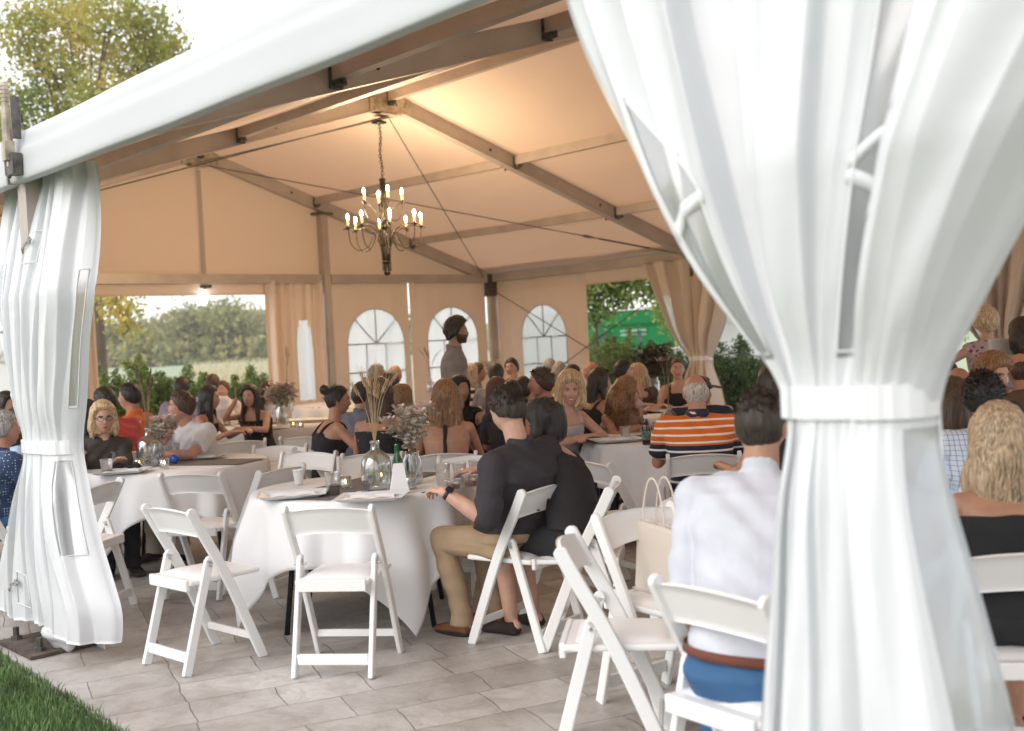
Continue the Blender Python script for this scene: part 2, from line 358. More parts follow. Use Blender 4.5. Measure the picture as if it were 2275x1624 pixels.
# pleated straight curtain (pushed along its rail)
def curtain(o,du,wid,nrm,z0=.03,z1=2.72,folds=7,amp=.06,win=None,taper=0,name='gathered_curtain'):
    nu,nv=folds*14,24; rr=np.random.RandomState(int(abs(o[0]*100))%999)
    ph=rr.rand(4)*6
    def fn(a,b):
        z=z1+(z0-z1)*b; x=wid*(a+taper*(a-.5)*math.sin(math.pi*b))
        off=amp*(math.sin(2*math.pi*folds*a+.5*math.sin(3*b+ph[0]))*(.55+.45*math.sin(7*a+ph[1]))+.35*math.sin(2*math.pi*folds*.37*a+ph[2]))
        return o+du*x+nrm*off+np.array([0,0,z-o[2]])
    v,f=grid(fn,nu,nv); v,f=shell(v,f,nu,nv,.003)
    mb=MB(); mb.add(v,f); c=tb(name,mb,[m_wall,m_winw],smooth=True)
    if win:
        for p in c.data.polygons:
            i=p.index
            if i<2*nu*nv:
                i%=nu*nv; a=(i//nv+.5)/nu; z=z1+(z0-z1)*((i%nv+.5)/nv)
                zt=win[2]+win[3]*math.sqrt(max(0,1-((a-(win[0]+win[1])/2)/((win[1]-win[0])/2+1e-6))**2))
                if win[0]<a<win[1] and .7<z<zt: p.material_index=1
    return c
curtain(tp(-.0,.322,0),-TV,1.10,TU,folds=6,amp=.07,win=(.22,.5,1.6,.5))
curtain(tp(-.0,.648,0),-TV,.25,TU,folds=2,amp=.05)
curtain(tp(0.0,.158,0),-TV,.10,TU,folds=1,amp=.03,z0=2.42)
curtain(tp(2.37,-.004,0),TU,.10,-TV,folds=1,amp=.02)
# ---- drapes gathered round a leg
def interp(x,tab):
    for (a,b),(c,d) in zip(tab[:-1],tab[1:]):
        if x<=c: t=(x-a)/(c-a+1e-9); t=max(0,t); return b+(d-b)*t
    return tab[-1][1]
def smoothtab(tab,kw=15):
    xs=[a for a,b in tab]; ys=[b for a,b in tab]
    X=np.linspace(xs[0],xs[-1],200); Y=np.interp(X,xs,ys); k=np.ones(kw)/kw; Yp=np.pad(Y,kw//2,mode='edge'); Y=np.convolve(Yp,k,'valid'); return lambda x: float(np.interp(x,X,Y))
def drape(k,s,left,right,outw,pleats,zt,zb,zs,mlist,zones,seed=1,nu=260,nv=110,depth=(.13,.16),outdir=None,name='gathered_drape',wins=(),ribs=(),inset=0,pk=1.):
    """q in [-1,1] across the cloth; left()/right() half widths by height; pleats(q) fold depth"""
    o=tp(FR[k],s,0); od=-TV if outdir is None else outdir; rr=np.random.RandomState(seed)
    L=smoothtab(left); Rr=smoothtab(right); Ou=smoothtab(outw); Pl=lambda x:pk*float(np.interp(x,[a for a,b in pleats],[b for a,b in pleats]))
    ph=rr.rand(8)*6
    def fn(a,b):
        q=2*a-1; z=zt+(zb-zt)*b; wl=L(z); wr=Rr(z); lat=(q*wr if q>0 else q*wl)
        tight=math.exp(-((z-zs)/.16)**2)
        wrap=math.sqrt(max(0,1-q*q))
        W=(wl+wr)/2
        off=Ou(z)*wrap**.7+ (Pl(q)*(.25+1.1*min(1,W/.5)))*(1-.75*tight)
        off+=.002*math.sin(q*60+ph[0]+z*2)*tight + .010*math.sin(9*q+5*z+ph[1])*(1-tight)*min(1,W) + .006*math.sin(23*q-7*z+ph[2])*(1-tight)
        for nr,am,pp in((5.5,.014,ph[5]),(9.3,.010,ph[6])): off+=am*(1-abs(math.sin(nr*q+pp+.25*math.sin(2*z))))**3*(.35+1.2*min(1,W/.5))*(1-.8*tight)
        # little horizontal creases where the cloth is pulled in
        off+=.004*math.exp(-abs(z-zs-.12)/.15)*math.sin(14*q+ph[3])
        if inset: off-=inset*max(0,min(1,(z-1.9)/.6))
        zz=z+ (.015*math.sin(4*q+ph[4])*(1 if b>.97 else 0))
        return o+TU*lat+od*off+np.array([0,0,zz])
    v,f=grid(fn,nu,nv); v,f=shell(v,f,nu,nv,.003)
    mb=MB(); mb.add(v,f); d=tb(name,mb,mlist,smooth=True)
    for p in d.data.polygons:
        i=p.index
        if i<2*nu*nv:
            i%=nu*nv; q=2*((i//nv+.5)/nu)-1; z=zt+(zb-zt)*((i%nv+.5)/nv)
            for fnz,mi in zones[:1]:
                if fnz(q,z): p.material_index=mi
    for wl_ in wins:
        wm=MB(); pts=[fn((q+1)/2,(zt-z)/(zt-zb))+od*.004 for q,z in wl_]; wm.add(*tube(pts+[pts[0]],.0032,6,False)); wm.v=[tuple(np.array(q)-TP) for q in wm.v]; wm.build('window_hem',m_strap,d,True)
    for rb in ribs:
        wm=MB(); n_=12; v=[];f=[]
        for j in range(n_+1):
            q=rb[0]+(rb[2]-rb[0])*j/n_; z=rb[1]+(rb[3]-rb[1])*j/n_+.015*math.sin(3.14*j/n_); 
            for dz in(.016,-.016): v.append(fn((q+1)/2,(zt-z-dz)/(zt-zb))+od*.005)
        for j in range(n_): f.append((2*j,2*j+1,2*j+3,2*j+2))
        wm.add(v,f); wm.v=[tuple(np.array(q)-TP) for q in wm.v]; o_=wm.build('window_strap',m_strap,d,True); o_.modifiers.new('s','SOLIDIFY').thickness=.002
    # strap
    st=MB(); pts=[]
    n=60; ring=[]
    for j in range(n+1):
        q=-1+2*j/n; ring.append(fn((q+1)/2,(zt-zs)/(zt-zb))+od*.012)
    back=[o+TU*Rr(zs)-od*.05,o-TU*L(zs)-od*.05]
    ring=ring+back+[ring[0]]
    v=[];f=[]
    for p in ring: v.append(p+[0,0,.036]); v.append(p-[0,0,.036])
    for j in range(len(ring)-1): f.append((2*j,2*j+1,2*j+3,2*j+2))
    st.add(v,f); st.v=[tuple(np.array(q)-TP) for q in st.v]; so_=st.build('strap',m_strap,d,False)
    md=so_.modifiers.new('s','SOLIDIFY'); md.thickness=.005
    return d,fn
m_out2=fabric('drape_vinyl',(.77,.785,.80),.22,.42,(6,.34,6),.02,(.9,.92,.95))
pl4=[(-1,.0),(-.88,.045),(-.80,.05),(-.48,.055),(-.43,.075),(-.418,.0),(-.26,-.01),(-.14,.03),(-.128,.085),(0,.09),(.11,.088),(.122,.045),(.25,.03),(.44,-.02),(.452,.085),(.62,.10),(.80,.085),(.93,.02),(1,0)]
def z4(q,z):
    if z>1.46:
        if -.78<q<-.5 and z<2.12-1.0*(q+.78)**1.0*.9: return True
        if .27<q<.44 and z<2.25: return True
    if z<1.30 and z>.40:
        if -1<q<-.80 or .86<q<1: return True
    return False
def strip4(q,z):
    c=z-.18*(q+.64)
    if -.8<q<-.48 and (abs(c-1.80)<.02): return True
    if .25<q<.46 and (abs(z-1.93-.4*(q-.35))<.02 or abs(z-1.80+.5*(q-.35))<.018): return True
    if (q<-.8 or q>.86) and abs(z-.93)<.02: return True
    return False
D4,_=drape(3,1,[(0,.19),(.55,.175),(1.2,.10),(1.36,.085),(1.47,.18),(1.69,.37),(2.3,.74),(2.62,.90)],
     [(0,.47),(.71,.36),(1.2,.235),(1.36,.215),(1.47,.28),(1.73,.43),(2.3,.80),(2.62,.98)],
     [(0,.24),(.7,.20),(1.36,.15),(1.7,.13),(2.62,.11)],pl4,2.60,.04,1.36,[m_out2,m_vin,m_strap],[(z4,1),(strip4,2)],seed=5,nu=420,nv=150,inset=.04,ribs=[(-.8,1.76,-.48,1.84),(.25,1.86,.46,1.96),(.25,1.84,.46,1.75)],wins=[[(-.78,z) for z in np.linspace(1.47,2.12,14)]+[(q,2.12-.9*(q+.78)) for q in np.linspace(-.76,-.5,6)]+[(-.5,z) for z in np.linspace(1.85,1.47,8)],[(.27,z) for z in np.linspace(1.47,2.25,12)]+[(.44,z) for z in np.linspace(2.25,1.47,12)]])
pl3=[(-1,.0),(-.8,.05),(-.66,.04),(-.65,-.01),(-.5,.05),(-.38,.06),(-.37,.0),(-.2,.03),(-.1,.04),(-.09,-.01),(.06,.03),(.18,.055),(.19,.01),(.32,.03),(.42,.035),(.43,-.01),(.52,.01),(.54,.07),(.72,.085),(.84,.07),(.86,.0),(1,.0)]
def z3(q,z):
    if 1.2<z<2.1 and -.9<q<-.45: return True
    if 1.3<z<2.0 and .93<q<.985: return True
    if .55<z<1.02 and (.80<q<.96): return True
    if .6<z<1.0 and (-.8<q<-.5): return True
    return False
def strip3(q,z): return -.9<q<-.45 and (abs(z-1.35)<.018 or abs(z-1.72)<.018) or (.84<q and abs(z-2.03)<.03)
D3,_=drape(2,1,[(0,.85),(.2,.80),(1.0,.16),(1.09,.13),(1.25,.22),(1.9,.5),(2.62,.75)],
     [(0,.70),(.1,.72),(.23,.80),(.6,.58),(1.0,.40),(1.09,.38),(1.3,.46),(1.9,.70),(2.25,.62),(2.62,.50)],
     [(0,.15),(.5,.17),(1.09,.15),(2.0,.12),(2.62,.08)],pl3,2.58,.12,1.09,[m_out2,m_vin,m_strap],[(z3,1),(strip3,2)],seed=9,nu=420,nv=120,inset=.12,pk=.7,ribs=[(-.92,1.35,-.43,1.35),(-.92,1.72,-.43,1.74),(-.82,.6,-.5,.6)],wins=[[(-.9,z) for z in np.linspace(1.2,2.1,9)]+[(-.45,z) for z in np.linspace(2.1,1.2,9)],[(.93,z) for z in np.linspace(1.3,2.0,9)]+[(.985,z) for z in np.linspace(2.0,1.3,9)],[(.80,z) for z in np.linspace(.55,1.02,5)]+[(.96,z) for z in np.linspace(1.02,.55,5)],[(.08,2.08),(.08,2.25),(.30,2.25),(.30,2.08)],[(-.2,.22),(-.2,.40),(.05,.40),(.05,.22)]])
plF=[(-1,.0),(-.82,.12),(-.80,-.02),(-.6,.12),(-.42,.14),(-.40,-.03),(-.2,.08),(-.05,.14),(-.03,-.02),(.2,.10),(.22,-.03),(.4,.13),(.6,.12),(.62,-.02),(.8,.12),(1,0)]
zF=lambda q,z: (1.25<z<2.1 and -.66<q<-.44)
m_in=fabric('drape_inner_vinyl',(.68,.57,.48),.20,.5,(4,.2,4),.03,(.85,.78,.7))
for k in(1,2,3):
    drape(k,0,[(0,.45),(.6,.34),(1.05,.16),(1.2,.28),(1.6,.55),(2.7,1.15)],[(0,.5),(.6,.38),(1.05,.2),(1.2,.3),(1.6,.5),(2.7,.9)],
      [(0,.2),(1.05,.14),(2.7,.1)],plF,2.70,.05,1.09,[m_in,m_vin,m_strap],[(zF,1)],seed=20+k,nu=120,nv=50,outdir=-TV)
# base of the near left leg: plate, bolts, cloth-wrapped ballast
b0=tp(FR[2],1,0)
mb=MB(); mb.add(*box(b0-TV*.10+TU*.03+[0,0,.012],.52,.40,.018,np.array([TU,TV,[0,0,1]]).T)); m_rust=mat('rusty_base_plate',(.10,.075,.06),.8,.3,var=(9,.5))
bp_=tb('base_plate',mb,m_rust)
for a,b in((-.16,-.22),(.2,-.22)):
    mb=MB(); p=b0+TU*a+TV*b+[0,0,.02]; mb.add(*tube([p,p+[0,0,.07]],.018,6)); mb.add(*tube([p,p+[0,0,.02]],.032,6)); mb.v=[tuple(np.array(q)-TP) for q in mb.v]; mb.build('anchor_bolt',m_steel,bp_)
def lump(a,b):
    th=a*2*math.pi; ph=b*math.pi; r=.5+.06*math.sin(3*th+2)+.05*math.sin(5*ph)
    return b0+TU*(.24+.19*r*math.sin(ph)*math.cos(th)*1.6)+TV*(-.10+.18*r*math.sin(ph)*math.sin(th))+np.array([0,0,.10+.10*math.cos(ph)*r*1.7])
v,f=grid(lump,26,16); mb=MB(); mb.add(v,f); tb('wrapped_ballast',mb,m_out,smooth=True)
# rope toggles on the left drape
for q_,z_ in((.12,2.19),(-.22,.33)):
    mb=MB(); p0=_((q_+1)/2,(2.58-z_)/(2.58-.12))-TV*.015; mb.add(*tube([p0,p0-TU*.03-TV*.02+[0,0,-.03],p0-TU*.07+[0,0,-.05],p0-TU*.05+[0,0,-.005],p0+TU*.03+[0,0,.015],p0+TU*.07+[0,0,.012]],.0045,6)); mb.add(*tube([p0+TU*.035+[0,0,-.005],p0+TU*.035+[0,0,.03]],.010,6)); mb.v=[tuple(np.array(q)-TP) for q in mb.v]; mb.build('rope_toggle',mat('grey_rope',(.35,.34,.32),.9),D3)
# ---- chandelier
m_iron=mat('bronze_iron',(.030,.022,.014),.38,.8,var=(30,.3)); m_candle=mat('candle_sleeve',(.75,.52,.2),.5,emit=((1,.55,.15),.6)); m_bulb=mat('lit_bulb',(1,.9,.7),.3,emit=((1,.78,.45),38))
AX=rpt(1,.5,0); 
ch=empty('chandelier',AX+np.array([-.11,0,-.24]),0,'bronze chandelier with twelve lit candle bulbs hanging on a chain from the second roof peak','chandelier')
CX=np.array([AX[0]-.11,AX[1],0]); ch_base=np.array(ch.location)
def cb(name,mb,m,parent=None,sm=True): mb.v=[tuple(np.array(p)-ch_base) for p in mb.v]; return mb.build(name,m,parent or ch,sm)
z_top=AX[2]-.24; zc=lambda y:1.53+(769-y)/178.0
mb=MB(); mb.add(*tube([CX+[0,0,z_top],CX+[0,0,zc(272)]],.012,8)); mb.add(*lathe([(.01,.03),(.09,.0),(.10,-.012),(.02,-.03)],20,CX+[0,0,zc(272)])); cb('ceiling_canopy',mb,m_iron)
mb=MB(); z0=zc(280); z1=zc(395); n=18
for i in range(n):
    zz=z0+(z1-z0)*(i+.5)/n; L_=(z0-z1)/n*.72; al=(i%2)*math.pi/2; dx,dy=math.cos(al)*.016,math.sin(al)*.016
    pts=[CX+np.array([dx*math.cos(t)+.01*math.sin(i*.5),dy*math.cos(t),zz+L_*math.sin(t)]) for t in np.linspace(0,2*math.pi,13)]
    mb.add(*tube(pts,.0045,5,False))
mb.add(*tube([CX+[.01*math.sin(i*.9),.012,z0+(z1-z0)*i/12] for i in range(13)],.004,5)); cb('chain',mb,m_iron)
mb=MB(); mb.add(*lathe([(.0,.0),(.035,-.01),(.045,-.03),(.02,-.05),(.028,-.06),(.028,-.35),(.012,-.40),(.010,-1.15),(.04,-1.17),(.04,-1.2),(0,-1.22)],12,CX+[0,0,zc(395)]))
for a in range(6):
    al=a*math.pi/3; ca,sa=math.cos(al),math.sin(al)
    R_=[(.028,3.60),(.03,3.40),(.05,3.20),(.085,3.02),(.04,2.86),(.05,2.76)]
    mb.add(*tube([CX+[r*ca,r*sa,z] for r,z in R_],.006,6))
    mb.add(*tube([CX+[.05*ca,.05*sa,2.78],CX+[.045*ca,.045*sa,2.62],CX+[.05*ca,.05*sa,2.47]],.007,6))
mb.add(*lathe([(.052,.0),(.056,.005),(.056,.02),(.052,.025),(.045,.02),(.045,.005),(.052,0)],16,CX+[0,0,2.57])); mb.add(*lathe([(0,0),(.045,.01),(.05,.05),(.03,.12),(0,.13)],14,CX+[0,0,2.98])); cb('stem',mb,m_iron)
def crv(ctrl,n=18):
    P=[np.array(p,float) for p in ctrl]; P=[2*P[0]-P[1]]+P+[2*P[-1]-P[-2]]; out=[]
    for i in range(1,len(P)-2):
        for j in range(n//(len(P)-3)+1):
            t=j/(n//(len(P)-3)+1); a,b,c,d=P[i-1:i+3]
            out.append(.5*((2*b)+(-a+c)*t+(2*a-5*b+4*c-d)*t*t+(-a+3*b-3*c+d)*t**3))
    out.append(P[-2]); return out
bulbs=[]
for tier,(n,r,zcup,off) in enumerate(((8,.455,3.02,.25),(4,.24,3.33,.35))):
    for i in range(n):
        al=off+2*math.pi*i/n; ca,sa=math.cos(al),math.sin(al); Q=lambda rr,z:CX+[rr*ca,rr*sa,z]
        if tier==0: c=[Q(.045,2.60),Q(.07,2.80),Q(.17,2.97),Q(.33,3.03),Q(r+.06,3.0)]; c2=[Q(.14,2.93),Q(.22,2.78),Q(.34,2.74),Q(.43,2.83),Q(r,zcup)]
        else: c=[Q(.04,3.0),Q(.06,3.12),Q(.12,3.24),Q(.20,3.31),Q(r+.03,3.31)]; c2=[Q(.05,3.16),Q(.11,3.10),Q(.19,3.12),Q(.235,3.22),Q(r,zcup)]
        mb=MB(); mb.add(*tube(crv(c),.006,6)); mb.add(*tube(crv(c2),.006,6)); mb.add(*lathe([(0,-.03),(.012,-.03),(.012,-.01),(.034,0),(.036,.006),(.014,.008),(.014,.03),(0,.03)],10,Q(r,zcup)))
        ar=cb('arm',mb,m_iron)
        mb=MB(); mb.add(*lathe([(.0,0),(.013,0),(.013,.085),(0,.085)],10,Q(r,zcup+.02))); cb('candle_sleeve',mb,m_candle,ar)
        mb=MB(); mb.add(*lathe([(0,0),(.011,.006),(.017,.026),(.014,.045),(.006,.062),(0,.07)],10,Q(r,zcup+.105))); cb('bulb',m_bulb and mb,m_bulb,ar)
        bulbs.append(Q(r,zcup+.15))
for i in range(0,12,3):
    pl=bpy.data.lights.new('bulb_light','POINT'); pl.energy=21; pl.color=(1,.74,.46); pl.shadow_soft_size=.12
    lo=bpy.data.objects.new('bulb_light',pl); COL.objects.link(lo); lo.parent=ch; lo.location=tuple(CX+[.0,.0,0]-ch_base+(bulbs[i]-CX)*[1.15,1.15,1])
# small flood lamp on the gable beam
fl=empty('flood_lamp',tp(-.02,.5,HE-.12),0,'small lit flood lamp clipped under the far gable beam','lamp')
fb=np.array(fl.location); mb=MB(); mb.add(*box(fb+[0,0,-.03],.22,.05,.05)); mb.add(*tube([fb,fb+[0,0,-.10]],.012,6)); mb.v=[tuple(np.array(p)-fb) for p in mb.v]; mb.build('lamp_bracket',m_steel,fl)
mb=MB(); v,f=ellipsoid(fb+[0,-.03,-.20],(.045,.04,.11),14,10); mb.add(v,f); mb.v=[tuple(np.array(p)-fb) for p in mb.v]; mb.build('lamp_lens',mat('lamp_lens_lit',(1,1,1),.4,emit=((.95,.98,1),6)),fl,True)
# ================================================================ GROUND
def plane_mesh(name,pts,m,kind='structure',z=0):
    mb=MB(); mb.add([(p[0],p[1],z) for p in pts],[tuple(range(len(pts)))]); return tag(mb.build(name,m),kind=kind)
m_lawn=mat('lawn_green',(.06,.11,.03),.9,var=(.35,.3),bump=(40,.6,6))
m_field=mat('meadow_green',(.30,.36,.23),.95,var=(.02,.25))
def far_ground(a,b):
    r=2*(400**a) if a>0 else 0; r=0 if a==0 else (290**(a))*1.0; th=2*math.pi*b
    x,y=r*math.cos(th),8+r*math.sin(th); d=math.hypot(x,y)
    z=-.03+ (0 if d<45 else min(2.4,(d-45)*.012)*( .6+.4*math.sin(th*3+.5)))
    return (x,y,z)
v,f=grid(far_ground,60,96); mb=MB(); mb.add(v,f); tag(mb.build('ground',m_field,None,True),kind='structure')
# patio of stamped concrete
mp=bpy.data.materials.new('stamped_concrete'); mp.use_nodes=True; nt=mp.node_tree; L=nt.links.new; b=nt.nodes['Principled BSDF']
tc=nt.nodes.new('ShaderNodeTexCoord'); mpp=nt.nodes.new('ShaderNodeMapping'); mpp.inputs['Rotation'].default_value=(0,0,math.radians(-24)); L(tc.outputs['Object'],mpp.inputs[0])
wn=nt.nodes.new('ShaderNodeTexNoise'); wn.inputs['Scale'].default_value=3.5; wn.inputs['Detail'].default_value=5; L(mpp.outputs[0],wn.inputs[0])
vm=nt.nodes.new('ShaderNodeVectorMath'); vm.operation='MULTIPLY_ADD'; vm.inputs[1].default_value=(.055,.055,0); L(wn.outputs['Color'],vm.inputs[0]); L(mpp.outputs[0],vm.inputs[2])
def brick(w,h,off,sq,freq):
    k=nt.nodes.new('ShaderNodeTexBrick'); k.inputs['Scale'].default_value=1; k.inputs['Brick Width'].default_value=w; k.inputs['Row Height'].default_value=h; k.inputs['Mortar Size'].default_value=.004; k.inputs['Mortar Smooth'].default_value=.6
    k.offset=off; k.squash=sq; k.squash_frequency=freq; k.inputs['Color1'].default_value=(.44,.42,.395,1); k.inputs['Color2'].default_value=(.61,.595,.57,1); k.inputs['Mortar'].default_value=(.32,.29,.27,1); L(vm.outputs[0],k.inputs[0]); return k
k1=brick(.62,.30,.37,.62,2)
n1=nt.nodes.new('ShaderNodeTexNoise'); n1.inputs['Scale'].default_value=1.1; n1.inputs['Detail'].default_value=8; L(tc.outputs['Object'],n1.inputs[0])
rr=nt.nodes.new('ShaderNodeValToRGB'); rr.color_ramp.elements[0].color=(.62,.58,.55,1); rr.color_ramp.elements[1].color=(1.18,1.18,1.18,1); rr.color_ramp.elements[0].position=.3; rr.color_ramp.elements[1].position=.7; L(n1.outputs[0],rr.inputs[0])
mxx=nt.nodes.new('ShaderNodeMixRGB'); mxx.blend_type='MULTIPLY'; mxx.inputs[0].default_value=1; L(k1.outputs['Color'],mxx.inputs[1]); L(rr.outputs[0],mxx.inputs[2]); n5=nt.nodes.new('ShaderNodeTexNoise'); n5.inputs['Scale'].default_value=4.2; n5.inputs['Detail'].default_value=7; n5.inputs['Roughness'].default_value=.7; n5.inputs['Distortion'].default_value=1.2; L(tc.outputs['Object'],n5.inputs[0])
r5=nt.nodes.new('ShaderNodeValToRGB'); r5.color_ramp.elements[0].position=.34; r5.color_ramp.elements[1].position=.55; r5.color_ramp.elements[0].color=(.60,.55,.51,1); r5.color_ramp.elements[1].color=(1,1,1,1); L(n5.outputs[0],r5.inputs[0])
m5=nt.nodes.new('ShaderNodeMixRGB'); m5.blend_type='MULTIPLY'; m5.inputs[0].default_value=.65; L(mxx.outputs[0],m5.inputs[1]); L(r5.outputs[0],m5.inputs[2]); L(m5.outputs[0],b.inputs['Base Color'])
n2=nt.nodes.new('ShaderNodeTexNoise'); n2.inputs['Scale'].default_value=7; n2.inputs['Detail'].default_value=10; n2.inputs['Roughness'].default_value=.6; n2.inputs['Distortion'].default_value=.25; L(mpp.outputs[0],n2.inputs[0])
ma=nt.nodes.new('ShaderNodeMath'); ma.operation='MULTIPLY_ADD'; ma.inputs[1].default_value=-.8; L(k1.outputs['Fac'],ma.inputs[0]); L(n2.outputs[0],ma.inputs[2])
bp=nt.nodes.new('ShaderNodeBump'); bp.inputs['Strength'].default_value=.7; bp.inputs['Distance'].default_value=.018; L(ma.outputs[0],bp.inputs['Height']); L(bp.outputs[0],b.inputs['Normal'])
rrr=nt.nodes.new('ShaderNodeMapRange'); rrr.inputs[3].default_value=.28; rrr.inputs[4].default_value=.55; L(n2.outputs[0],rrr.inputs[0]); L(rrr.outputs[0],b.inputs['Roughness'])
E1=gnd(0,1458); E2=gnd(265,1624); ed=N(E2-E1)
pts=[E1-ed*12,E1+ed*16]; pts+= [pts[1]+TV*16,pts[0]+TV*16]
v=[];f=[]
n=40
edge=[pts[0]+(pts[1]-pts[0])*i/n-TV*(.02*math.sin(i*1.7)+.02*math.sin(i*.6)) for i in range(n+1)]
mb=MB()
for i in range(n):
    a,b_=edge[i],edge[i+1]; mb.add([(a[0],a[1],0),(b_[0],b_[1],0),tuple((b_+TV*16)[:2])+(0,),tuple((a+TV*16)[:2])+(0,)],[(0,1,2,3)])
    mb.add([(a[0],a[1],0),(b_[0],b_[1],0),(b_[0],b_[1],-.06),(a[0],a[1],-.06)],[(3,2,1,0)])
tag(mb.build('patio',mp),kind='structure')
# lawn next to the patio
mb=MB(); o1=pts[0]-TV*.02; o2=pts[1]-TV*.02
mb.add([tuple(o1[:2])+(-.015,),tuple(o2[:2])+(-.015,),tuple((o2-TV*30)[:2])+(-.015,),tuple((o1-TV*30)[:2])+(-.015,)],[(3,2,1,0)]); tag(mb.build('lawn',m_lawn),kind='structure')
m_blade=mat('grass_blade',(.105,.18,.055),.6,var=(6,.5),trans=0)
mb=MB(); rs=np.random.RandomState(4)
vv=[];ff=[]
for i in range(34000):
    t=rs.uniform(-1.6,2.6); d=rs.uniform(-.05,1)**1.3*1.7 if rs.rand()>.02 else 0
    d=rs.uniform(-.02,1.6) 
    p=E1+ed*t-TV*d; h=rs.uniform(.025,.055)*(1+.5*rs.rand()); a=rs.uniform(0,6.28); wd=rs.uniform(.002,.0038); ln_=rs.uniform(-.6,.6)*h; la=rs.uniform(0,6.28)
    if p[1]>6.6: continue
    c,s=math.cos(a)*wd,math.sin(a)*wd; k=len(vv)
    mx_,my=math.cos(la)*ln_,math.sin(la)*ln_
    vv+=[(p[0]-c,p[1]-s,-.015),(p[0]+c,p[1]+s,-.015),(p[0]+c*.8+mx_*.35,p[1]+s*.8+my*.35,-.015+h*.6),(p[0]-c*.8+mx_*.35,p[1]-s*.8+my*.35,-.015+h*.6),(p[0]+mx_,p[1]+my,-.015+h)]
    ff+=[(k,k+1,k+2,k+3),(k+3,k+2,k+4)]
mb.v=vv;mb.f=ff; tag(mb.build('grass',m_blade),label='short green lawn grass along the patio edge',kind='stuff')
# ================================================================ CHAIRS
m_wh=mat('white_resin',(.80,.80,.79),.32,bump=(60,.04,2,(1,1,1),.002)); m_pad=mat('white_vinyl_seat',(.82,.82,.81),.42,bump=(12,.12,3,(1,1,1),.006)); m_riv=mat('rivet',(.4,.4,.4),.4,.8)
def rbar(mb,a,b,w,t,up=(0,1,0)): mb.add(*beam(a,b,w,t,up))
def make_chair():
    r=empty('folding_chair',(0,0,0))
    W=.2125
    for sx in(-1,1):
        mb=MB(); x=sx*W
        # long bar: rounded plank from front foot to top of back, slightly bent
        path=[(x,.205,0),(x*1.0,.02,.44),(x*1.0,-.115,.70),(x*1.0,-.165,.80)]
        P=crv(path,30); n=len(P)
        v=[];f=[]
        for i,p in enumerate(P):
            d=N(P[min(i+1,n-1)]-P[max(i-1,0)]); nn=np.cross([1,0,0],d); wd=.052; e=min(1,(n-1-i)/1.8+.28); wd*=e if i>n-4 else 1
            for a,b_ in((-1,-1),(1,-1),(1,1),(-1,1)): v.append(p+np.array([a*.0115,0,0])+nn*b_*wd/2)
        for i in range(n-1):
            for k in range(4): f.append((i*4+k,i*4+(k+1)%4,(i+1)*4+(k+1)%4,(i+1)*4+k))
        f+= [(3,2,1,0),tuple((n-1)*4+k for k in range(4))]
        v=[np.array(q)*1.0 for q in v]
        for q in v[:4]: q[2]=0
        mb.add(v,f); o=mb.build('side_frame',m_wh,r); bevel(o,.006,2)
        # rear leg, inside the frame
        mb=MB(); x2=sx*(W-.026); mb.add(*beam((x2,-.215,.0),(x2,-.058,.535),.023,.046,(0,1,0)))
        mb.add(*tube([(x2-sx*.0-.0115,-.056,.532),(x2+.0115,-.056,.532)],.0225,12)); o=mb.build('leg',m_wh,r); bevel(o,.004,1)
        mb=MB(); mb.add(*tube([(x2-.03,-.064,.51),(x2+.03,-.064,.51)],.006,8)); mb.build('rivet',m_riv,o)
    def back(a,b):
        x=(a-.5)*2*(W-.010); c=1-(x/W)**2; z=.655+.115*b+.022*c*(1.0 if b>.5 else .9)*1.0; y=-.115-.05*((z-.70)/.10)-.028*c+.0; return (x,y+.012,z)
    v,f=grid(back,14,5); v,f=shell(v,f,14,5,.014); mb=MB(); mb.add(v,f); o=mb.build('backrest',m_wh,r,True)
    md=o.modifiers.new('b','BEVEL'); md.width=.004; md.limit_method='ANGLE'; md.angle_limit=math.radians(50)
    # seat: frame and pad
    mb=MB(); mb.add(*box((0,.035,.435),.365,.40,.026)); o=mb.build('seat',m_wh,r); bevel(o,.010,3)
    def pad(a,b):
        x=(a-.5)*.325; y=.04+(b-.5)*.34; e=(max(0,1-(2*a-1)**8)*max(0,1-(2*b-1)**8)); return (x,y,.447+.016*e+.003*math.sin(b*5)*e)
    v,f=grid(pad,14,14); mb=MB(); mb.add(v,f); mb.build('seat_pad',m_pad,r,True)
    mb=MB(); mb.add(*box((0,-.172,.425),.345,.022,.055)); bevel(mb.build('seat_rail',m_wh,r),.004)
    mb=MB(); mb.add(*box((0,-.198,.085),.345,.020,.050)); bevel(mb.build('stretcher',m_wh,r),.003)
    mb=MB(); mb.add(*box((0,.158,.115),.40,.018,.036)); bevel(mb.build('stretcher',m_wh,r),.003)
    return r
CH0=make_chair(); ch_used=[False]
def chair(x,y,yaw,label,group='white folding chairs at the round tables'):
    """yaw: heading of the sitter, 0=+Y, 90deg=+X"""
    if ch_used[0]: o=copy_tree(CH0)
    else: o=CH0; ch_used[0]=True
    o.location=(x,y,.001); o.rotation_euler=(0,0,-yaw); tag(o,label,'chair',group); return o
def hd(yaw): return np.array([math.sin(yaw),math.cos(yaw),0])
def chair_rear(pa,pb,label,flip=1,**k):
    """pa,pb: picture points of the two rear feet"""
    a=gnd(*pa);b=gnd(*pb); m=(a+b)/2; d=N(b-a); f=np.array([-d[1],d[0],0])*flip; c=m+f*.215; yaw=math.atan2(f[0],f[1]); return chair(c[0],c[1],yaw,label,**k)
